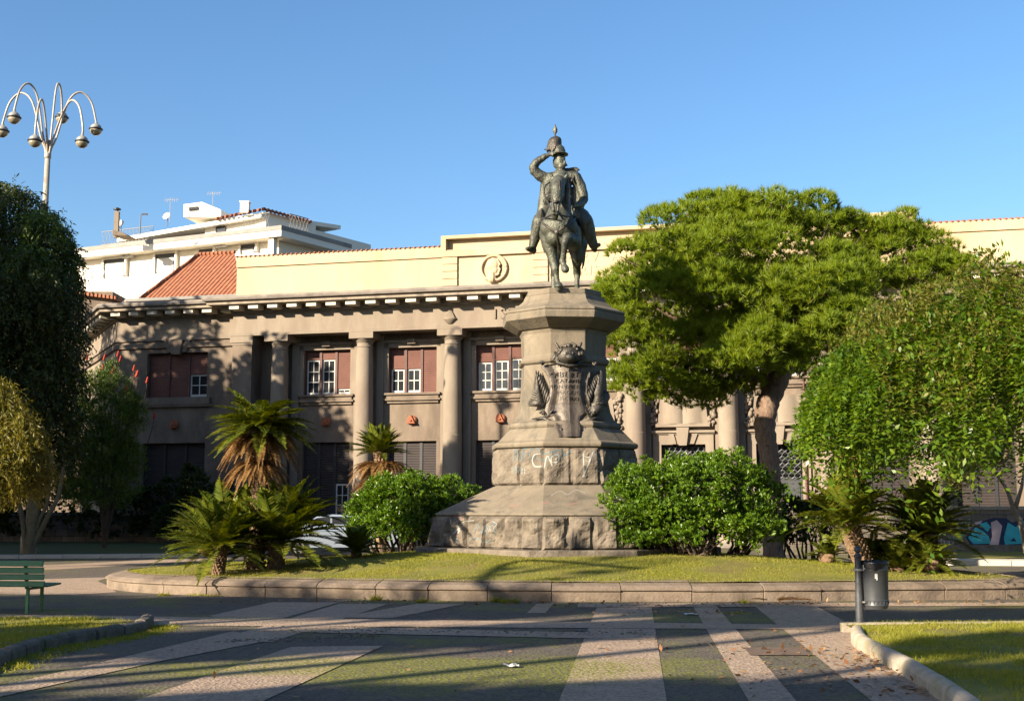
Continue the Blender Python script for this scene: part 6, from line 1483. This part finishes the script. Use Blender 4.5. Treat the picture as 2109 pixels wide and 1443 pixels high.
V, F = leaf_geo(P[yel], U[yel], N[yel], Lg[yel]*.9, .05); np_mesh('yellowing_sprays', V, F, M['weep_top'], wt)
V, F = leaf_geo(P[top_], U[top_], N[top_], Lg[top_]*.95, .04); np_mesh('crown_top', V, F, M['weep_top'], wt)
g = MB(); g.tube(crom([(0,0,-.2),(.1,0,1.2),(0,.1,2.4),(-.2,0,3.3)], 5), list(np.linspace(.28,.2,16)), 12)
rr = random.Random(21)
for i in range(26):
    e = TOPs[rr.randrange(len(TOPs))]; e = Vector(e); 
    if e.x > 3 or math.hypot(e.x, e.y) > 4.2: continue
    m1 = Vector((-.2+e.x*.35, e.y*.35, max(3.2, e.z*.85))); m2 = Vector((e.x*.7, e.y*.7, e.z-.2)); g.tube(crom([(-.2,0,3.2), m1, m2, e-Vector((0,0,.1))], 5), list(np.linspace(.10,.015,16)), 6)
g.build('trunk', M['bark_mid'], wt, True)
# small sunlit tree with pale trunk behind
L0 = loc_at(2105, 31, .1); t = thing('small_tree', 'slight tree with pale leaning trunk and tiny yellowish leaves at the right edge', 'tree', L0)
g = MB(); g.tube(crom([(0,0,0), rel(2105,1085,31,L0), rel(2085,1040,31,L0), rel(2072,1005,31,L0), rel(2040,960,31,L0)], 5), list(np.linspace(.09,.03,21)), 8); g.tube([rel(2090,1050,31,L0), rel(2105,1000,31,L0), rel(2110,950,31,L0)], [.06,.04,.02], 6); g.build('trunk', M['bark_pale'], t, True)
lb = [(rel(1970,965,31,L0), (.55,.5,.55)), (rel(2030,930,31,L0), (.6,.5,.5)), (rel(1955,925,31,L0), (.4,.4,.4))]; P, Nn, _ = shell(lb, 3600, .2, -1); V, F = leaf_geo(P, rnd(len(P)), rnd(len(P)), .06, .035); np_mesh('crown', V, F, M['yellow_leaf'], t)
# ---------- trees on the left
def droop_cloud(lobes, n, k, L, Wd, drop=.9, lo=-.8, inner=.45):
    P, Nn, _ = shell(lobes, n, inner, lo); idx = np.repeat(np.arange(n), k); tt = np.tile(np.arange(k)/k, n)
    ax = unit(Nn*.35+np.array([0,0,-drop])+rs.normal(size=(n,3))*.25)
    Q = P[idx]+ax[idx]*(tt*.034*k*1.6)[:, None]+Nn[idx]*(np.sin(tt*2)*.08)[:, None]; U = unit(ax[idx]*.8+rs.normal(size=(n*k,3))*.6); return leaf_geo(Q, U, rnd(n*k), L*(.6+.8*rs.rand(n*k)), Wd)
def branches(t, base, tips, r0=.3, m='bark_pale', stems=None, seed=1):
    g = MB(); rr = random.Random(seed)
    for tp in tips:
        b = Vector(base); e = Vector(tp); g.tube(crom([b, b.lerp(e,.3)+Vector((rr.uniform(-.2,.2),rr.uniform(-.2,.2),.3)), b.lerp(e,.65)+Vector((0,0,.4)), e], 5), list(np.linspace(r0*.5,.03,16)), 7)
    for s_ in stems or []: g.tube(crom(s_[0], 5), list(np.linspace(s_[1], s_[2], 5*(len(s_[0])-1)+1)), 10)
    return g.build('trunk', M[m], t, True)
YL = 42.4
LT = Vector((loc_at(70, YL, 0).x, YL, .1)); t = thing('pepper_tree', 'tall dark drooping tree in shade filling the left edge', 'tree', LT)
def LL(px, py, y=0.0): v = AT(px, py, YL+y)-LT; return (v.x, v.y, v.z)
lb = [(LL(px, py, y), (rx/57., rx/57.*1.0, rz/57.)) for px, py, y, rx, rz in [(20,450,0,75,75), (75,500,-.5,75,65), (120,560,.3,45,80), (50,600,-1.5,100,90), (110,680,-.6,62,95), (0,640,0,110,120), (95,790,-.3,72,90), (30,780,-1,100,110), (110,880,0,55,70), (-80,520,.5,100,130), (-90,720,.5,110,150), (-20,880,.8,110,80), (140,610,1,28,60), (60,700,2.2,100,200), (5,420,.5,50,50), (-120,900,1,90,90), (95,930,.6,50,50)]]
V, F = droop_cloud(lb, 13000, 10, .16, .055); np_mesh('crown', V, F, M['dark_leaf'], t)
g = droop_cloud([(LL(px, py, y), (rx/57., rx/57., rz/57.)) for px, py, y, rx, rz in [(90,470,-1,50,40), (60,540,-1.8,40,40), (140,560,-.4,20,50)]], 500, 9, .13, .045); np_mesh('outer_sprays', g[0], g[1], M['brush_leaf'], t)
branches(t, LL(70,1010), [LL(20,500), LL(90,520), LL(-80,600), LL(110,700), LL(-60,850), LL(0,430,.3), LL(60,460,-.6)], .4, 'bark_mid', [([(0,0,-.1), LL(68,1080), LL(74,1030), LL(70,980)], .20, .13), ([(.05,0,0), LL(95,1070), LL(120,1020), LL(130,960)], .10, .06), ([(-.05,0,0), LL(45,1060), LL(30,1010), LL(25,960)], .10, .06), ([(.02,0,0), LL(82,1070), LL(98,1030), LL(100,960)], .08, .06)], 3)
YM = 34.0
LM = Vector((loc_at(-85, YM, 0).x, YM, 0)); t = thing('mimosa_tree', 'low tree with drooping olive yellow foliage lit by the sun at the left edge', 'tree', LM)
def LY(px, py, y=0.0): v = AT(px, py, YM+y)-LM; return (v.x, v.y, v.z)
lb = [(LY(px, py, y), (rx/75., rx/75., rz/75.)) for px, py, y, rx, rz in [(0,830,0,50,60), (45,880,-.4,40,50), (80,945,.2,28,35), (0,920,-.5,60,50), (-60,860,0,80,90), (35,960,0,45,30), (-40,960,0,60,30)]]
V, F = droop_cloud(lb, 1900, 16, .18, .032, 1.6); np_mesh('crown', V, F, M['yellow_leaf'], t)
branches(t, (0,0,1.3), [LY(10,860), LY(40,900), LY(-60,840), LY(60,940)], .2, 'bark_dark', [([(0,0,-.1),(.05,0,.7),(0,0,1.5)], .16, .12)], 4)
YB = 50.0
LB = Vector((loc_at(225, YB, 0).x, YB, .1)); t = thing('bottlebrush_shrub', 'loose leafy shrub with red bottlebrush flowers at its shoots beside the dark tree', 'shrub', LB)
def LR(px, py, y=0.0): v = AT(px, py, YB+y)-LB; return (v.x, v.y, v.z)
lb = [(LR(px, py, y), (rx/51., rx/51., rz/51.)) for px, py, y, rx, rz in [(190,830,-.3,45,70), (225,790,0,30,50), (175,880,-.5,50,60), (245,880,-.2,42,60), (280,860,.2,25,45), (215,930,0,70,50), (260,950,.3,45,50), (160,960,0,50,60), (200,1000,.2,90,60), (265,830,.1,20,50)]]
n = 5200; P, Nn, _ = shell(lb, n, .3, -.9); k = 8; idx = np.repeat(np.arange(n), k); U = unit(np.array([0,0,.8])+Nn[idx]*.4+rs.normal(size=(n*k,3))*.5); V, F = leaf_geo(P[idx]+rs.normal(size=(n*k,3))*.06, U, rnd(n*k), .13*(.6+.7*rs.rand(n*k)), .035); np_mesh('crown', V, F, M['brush_leaf'], t)
g = MB(); fl_ = MB()
for (x, y) in [(243,728),(248,738),(281,770),(303,782),(276,757),(212,755),(205,765),(232,762),(190,790),(160,895),(262,800),(180,735),(318,855),(150,880),(215,735),(222,790),(283,768)]:
    b = LR(x-14+random.uniform(-4,4), y+60); e = LR(x, y); g.tube([b, Vector(b).lerp(Vector(e),.6)+Vector((.05,0,0)), e], [.025,.016,.012], 4); fl_ = MB(); fl_.cap(Vector(e)-Vector((.02,0,.1)), Vector(e)+Vector((.02,0,.1)), .045, .03, 7); fl_.build('flower', M['red_flower'], t, True)
for i in range(10): e = LR(random.uniform(170,280), random.uniform(800,900)); g.tube([(0,0,0), (e[0]*.4, 0, e[2]*.5), e], [.07,.05,.02], 6)
g.build('stems', M['bark_dark'], t)
# dark hedge at the far left behind the trees and a small shrub before the door
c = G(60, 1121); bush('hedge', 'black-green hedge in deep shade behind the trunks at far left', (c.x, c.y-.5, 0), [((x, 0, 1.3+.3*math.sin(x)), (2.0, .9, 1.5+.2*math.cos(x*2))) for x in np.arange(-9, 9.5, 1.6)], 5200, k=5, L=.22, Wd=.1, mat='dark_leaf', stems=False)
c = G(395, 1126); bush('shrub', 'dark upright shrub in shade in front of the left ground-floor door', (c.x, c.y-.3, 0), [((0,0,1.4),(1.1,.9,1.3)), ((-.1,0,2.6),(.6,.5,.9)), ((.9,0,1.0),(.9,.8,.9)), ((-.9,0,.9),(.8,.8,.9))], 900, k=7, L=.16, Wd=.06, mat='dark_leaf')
# fallen dry cycad frond by the kerb
p = G(1590, 1243); t = thing('fallen_frond', 'dry yellow palm frond lying in the gutter at the kerb joint', 'palm frond', p, 0)
V, F = merge([frond_geo((0,-.08,.05), -.05, math.radians(6), .75, .08, .16, 24), frond_geo((.05,-.02,.05), .35, math.radians(14), .5, .2, .12, 20), frond_geo((-.05,-.1,.05), 2.6, math.radians(10), .35, .1, .1, 14)]); np_mesh('fronds', V, F, M['cycad_dead'], t)
# ---------- trees and other planting outside the view that shade the square
def outer_tree(loc, h, r, label, n=1500, low=.35, seed=1, L=.34):
    t = thing('plane_tree', label, 'tree', loc, 0, 'plane trees along the edge of the square')
    rr = random.Random(seed); lb = []
    for i in range(9): a = rr.uniform(0, 2*PI); d = rr.uniform(.15,.6)*r; lb.append(((math.cos(a)*d, math.sin(a)*d, h*(low+(1-low)*rr.uniform(.25,.85))), (r*rr.uniform(.4,.6),)*2+(h*(1-low)*.26,)))
    P, Nn, _ = shell(lb, n, .3, -1); k = 5; idx = np.repeat(np.arange(n), k); V, F = leaf_geo(P[idx]+rs.normal(size=(n*k,3))*.3, rnd(n*k), rnd(n*k), L, L*.7); np_mesh('crown', V, F, M['dark_leaf'], t)
    g = MB(); g.tube([(0,0,-.1),(0,0,h*low),(0,0,h*.8)], [.28,.22,.08], 8)
    for l_ in lb: g.tube([(0,0,h*low*.9), Vector(l_[0])*.6+Vector((0,0,h*low*.3)), l_[0]], [.14,.09,.03], 5)
    g.build('trunk', M['bark_dark'], t, True); return t
# ---- trees standing outside the view, towards the sun: they shade the square and the left wing as in the photograph
HZ = Vector((-math.sin(AZ), -math.cos(AZ))); TE = math.tan(EL)
LBL = 'street tree placed unseen outside the left edge of the view for its shadow'
def street_tree(x, y, lobes, n, low, L=.24, seed=1, tr=.16):
    t = thing('street_tree', LBL, 'tree', (x, y, 0), 0, 'street trees outside the view')
    P, Nn, _ = shell(lobes, n, .2, -1); k = 4; idx = np.repeat(np.arange(n), k); V, F = leaf_geo(P[idx]+rs.normal(size=(n*k,3))*.14, rnd(n*k), rnd(n*k), L*(.6+.8*rs.rand(n*k)), L*.75); np_mesh('crown', V, F, M['dark_leaf'], t)
    g = MB(); top = max(l_[0][2] for l_ in lobes); g.tube([(0,0,-.1),(.05,0,low),(0,0,top)], [tr,tr*.75,tr*.3], 8)
    for l_ in lobes: g.tube([(0,0,low*.9), Vector(l_[0])*.5+Vector((0,0,low*.45)), l_[0]], [tr*.5,tr*.35,.03], 5)
    g.build('trunk', M['bark_dark'], t, True)
rr = random.Random(77)
def shade(X, Y, t, r, hh, n=900):
    x, y = X+HZ.x*t, Y+HZ.y*t; z = t*TE; lb = [((0,0,z), (r,r,hh))]
    for i in range(3): lb.append(((rr.uniform(-.6,.6)*r, rr.uniform(-.6,.6)*r, z+rr.uniform(-.5,.5)*hh), (r*.6,r*.6,hh*.6)))
    street_tree(x, y, lb, n, z-hh)
for X, Y, t, r, hh in [(-13,21.6,26,1.7,1.3), (-10.6,21.4,24,1.6,1.25), (-8.2,21.2,22,1.5,1.15), (-5.8,20.9,25,1.5,1.1), (-3.6,20.5,23,1.3,1.0), (-1.6,20.3,27,1.2,.85), (.4,20.3,28,.9,.6), (3.2,20.4,30,.9,.5),
    (-7.4,14.9,17,1.0,.7), (-4.9,15.2,20,1.05,.8), (-2.6,15.6,22,1.05,.8), (-.2,16.4,24,1.05,.85), (2.2,17.5,27,1.0,.8), (4.6,18.7,30,.9,.65), (7.2,19.3,33,.7,.45),
    (-6.2,9.4,15,.9,.7), (-4.0,9.5,18,.9,.7), (-1.8,10.1,20,.9,.75), (.4,10.4,22,.9,.75), (2.6,10.7,25,.8,.6), (5.0,11.7,28,.6,.3), (5.6,14.6,26,.5,.3), (7.6,15.3,29,.6,.3), (6.0,12.4,27,.5,.3), (-2.8,8,19,1.0,.8), (.5,8.4,22,1.0,.8), (3.6,8.8,25,.8,.6)]:
    shade(X, Y, t, r, hh)
# big trees in line with the dark one at the left edge: they keep the lower left facade in shade
for x, y, h, r in [(-26.2,46.5,17.6,3.4), (-31.5,48,20.3,3.8), (-37.5,49.5,22.0,4.2), (-27.0,35.0,18,3.4), (-26.2,32.6,18,3.2), (-34,33,17,3.6), (-36,42,19,3.8), (-44,50,19,4.5)]:
    lb = [((0,0,h*.62),(r*.8,r*.8,h*.36)), ((r*.4,.5,h*.35),(r*.75,r*.75,h*.27)), ((-r*.4,-.5,h*.35),(r*.75,r*.75,h*.27)), ((0,r*.4,h*.5),(r*.7,r*.7,h*.3))]
    street_tree(x, y, lb, 3600, h*.2, .5, tr=.3)

# unseen buildings of the square, added behind the viewer to cut sky fill
def back_block(x0, x1, y0, y1, h, mat, label):
    t = thing('added_house', label, 'building', (x0, y0, 0)); w, d = x1-x0, y1-y0
    g = MB(); g.box(0, w, 0, d, 0, h); g.build('wall', M[mat], t); g = MB(); g.box(-.3, w+.3, -.3, d+.3, h+.002, h+.5); g.build('cornice', M['cornice'], t)
    for k in range(int(w/4)):
        for f in range(int(h/4)): g = MB(); g.box(1.2+k*4, 2.6+k*4, d+.003, d+.06, 1.5+f*4, 3.4+f*4); g.build('window', M['glass'], t)
back_block(-62, -28, -52, -40, 15, 'render', 'added brown four-storey house unseen behind the viewer on the left')
back_block(-24, 10, -46, -34, 16, 'render_pale', 'added pale four-storey house unseen straight behind the viewer')
back_block(14, 50, -44, -32, 17, 'render', 'added brown four-storey house unseen behind the viewer on the right')

# added unseen tree, arched branch shaped to draw the curved shadow over kerb and lawn
tr_ = thing('street_tree', LBL, 'tree', (-14.5, 10.5, 0), 0, 'street trees outside the view'); B0 = Vector((-14.5, 10.5, 0))
def sh(px, py, t=16.0, z=.33): g_ = G(px, py, z); return Vector((g_.x+HZ.x*t, g_.y+HZ.y*t, z+t*TE))-B0
arc = [sh(*q) for q in [(965,1226), (972,1207), (1005,1192), (1060,1182), (1120,1177), (1200,1178), (1300,1182), (1350,1184)]]
g = MB(); g.tube([(0,0,-.1), (.3,.2,3), (1.5,1.0,5.2), arc[0]-Vector((.4,.3,.4)), arc[0]], [.2,.17,.13,.10,.09], 8); g.tube(crom(arc, 4), list(np.linspace(.10,.07,29)), 8); g.build('trunk', M['bark_dark'], tr_, True)
lb = [(tuple(sh(965,1222)), (.26,.26,.24)), (tuple(sh(1190,1212)), (.24,.24,.22)), (tuple(sh(1100,1208)), (.2,.2,.1)), ((0,0,6.2),(1.2,1.2,.8))]
P, Nn, _ = shell(lb, 420, .1, -1); V, F = leaf_geo(P, rnd(len(P)), rnd(len(P)), .2, .14); np_mesh('crown', V, F, M['dark_leaf'], tr_)
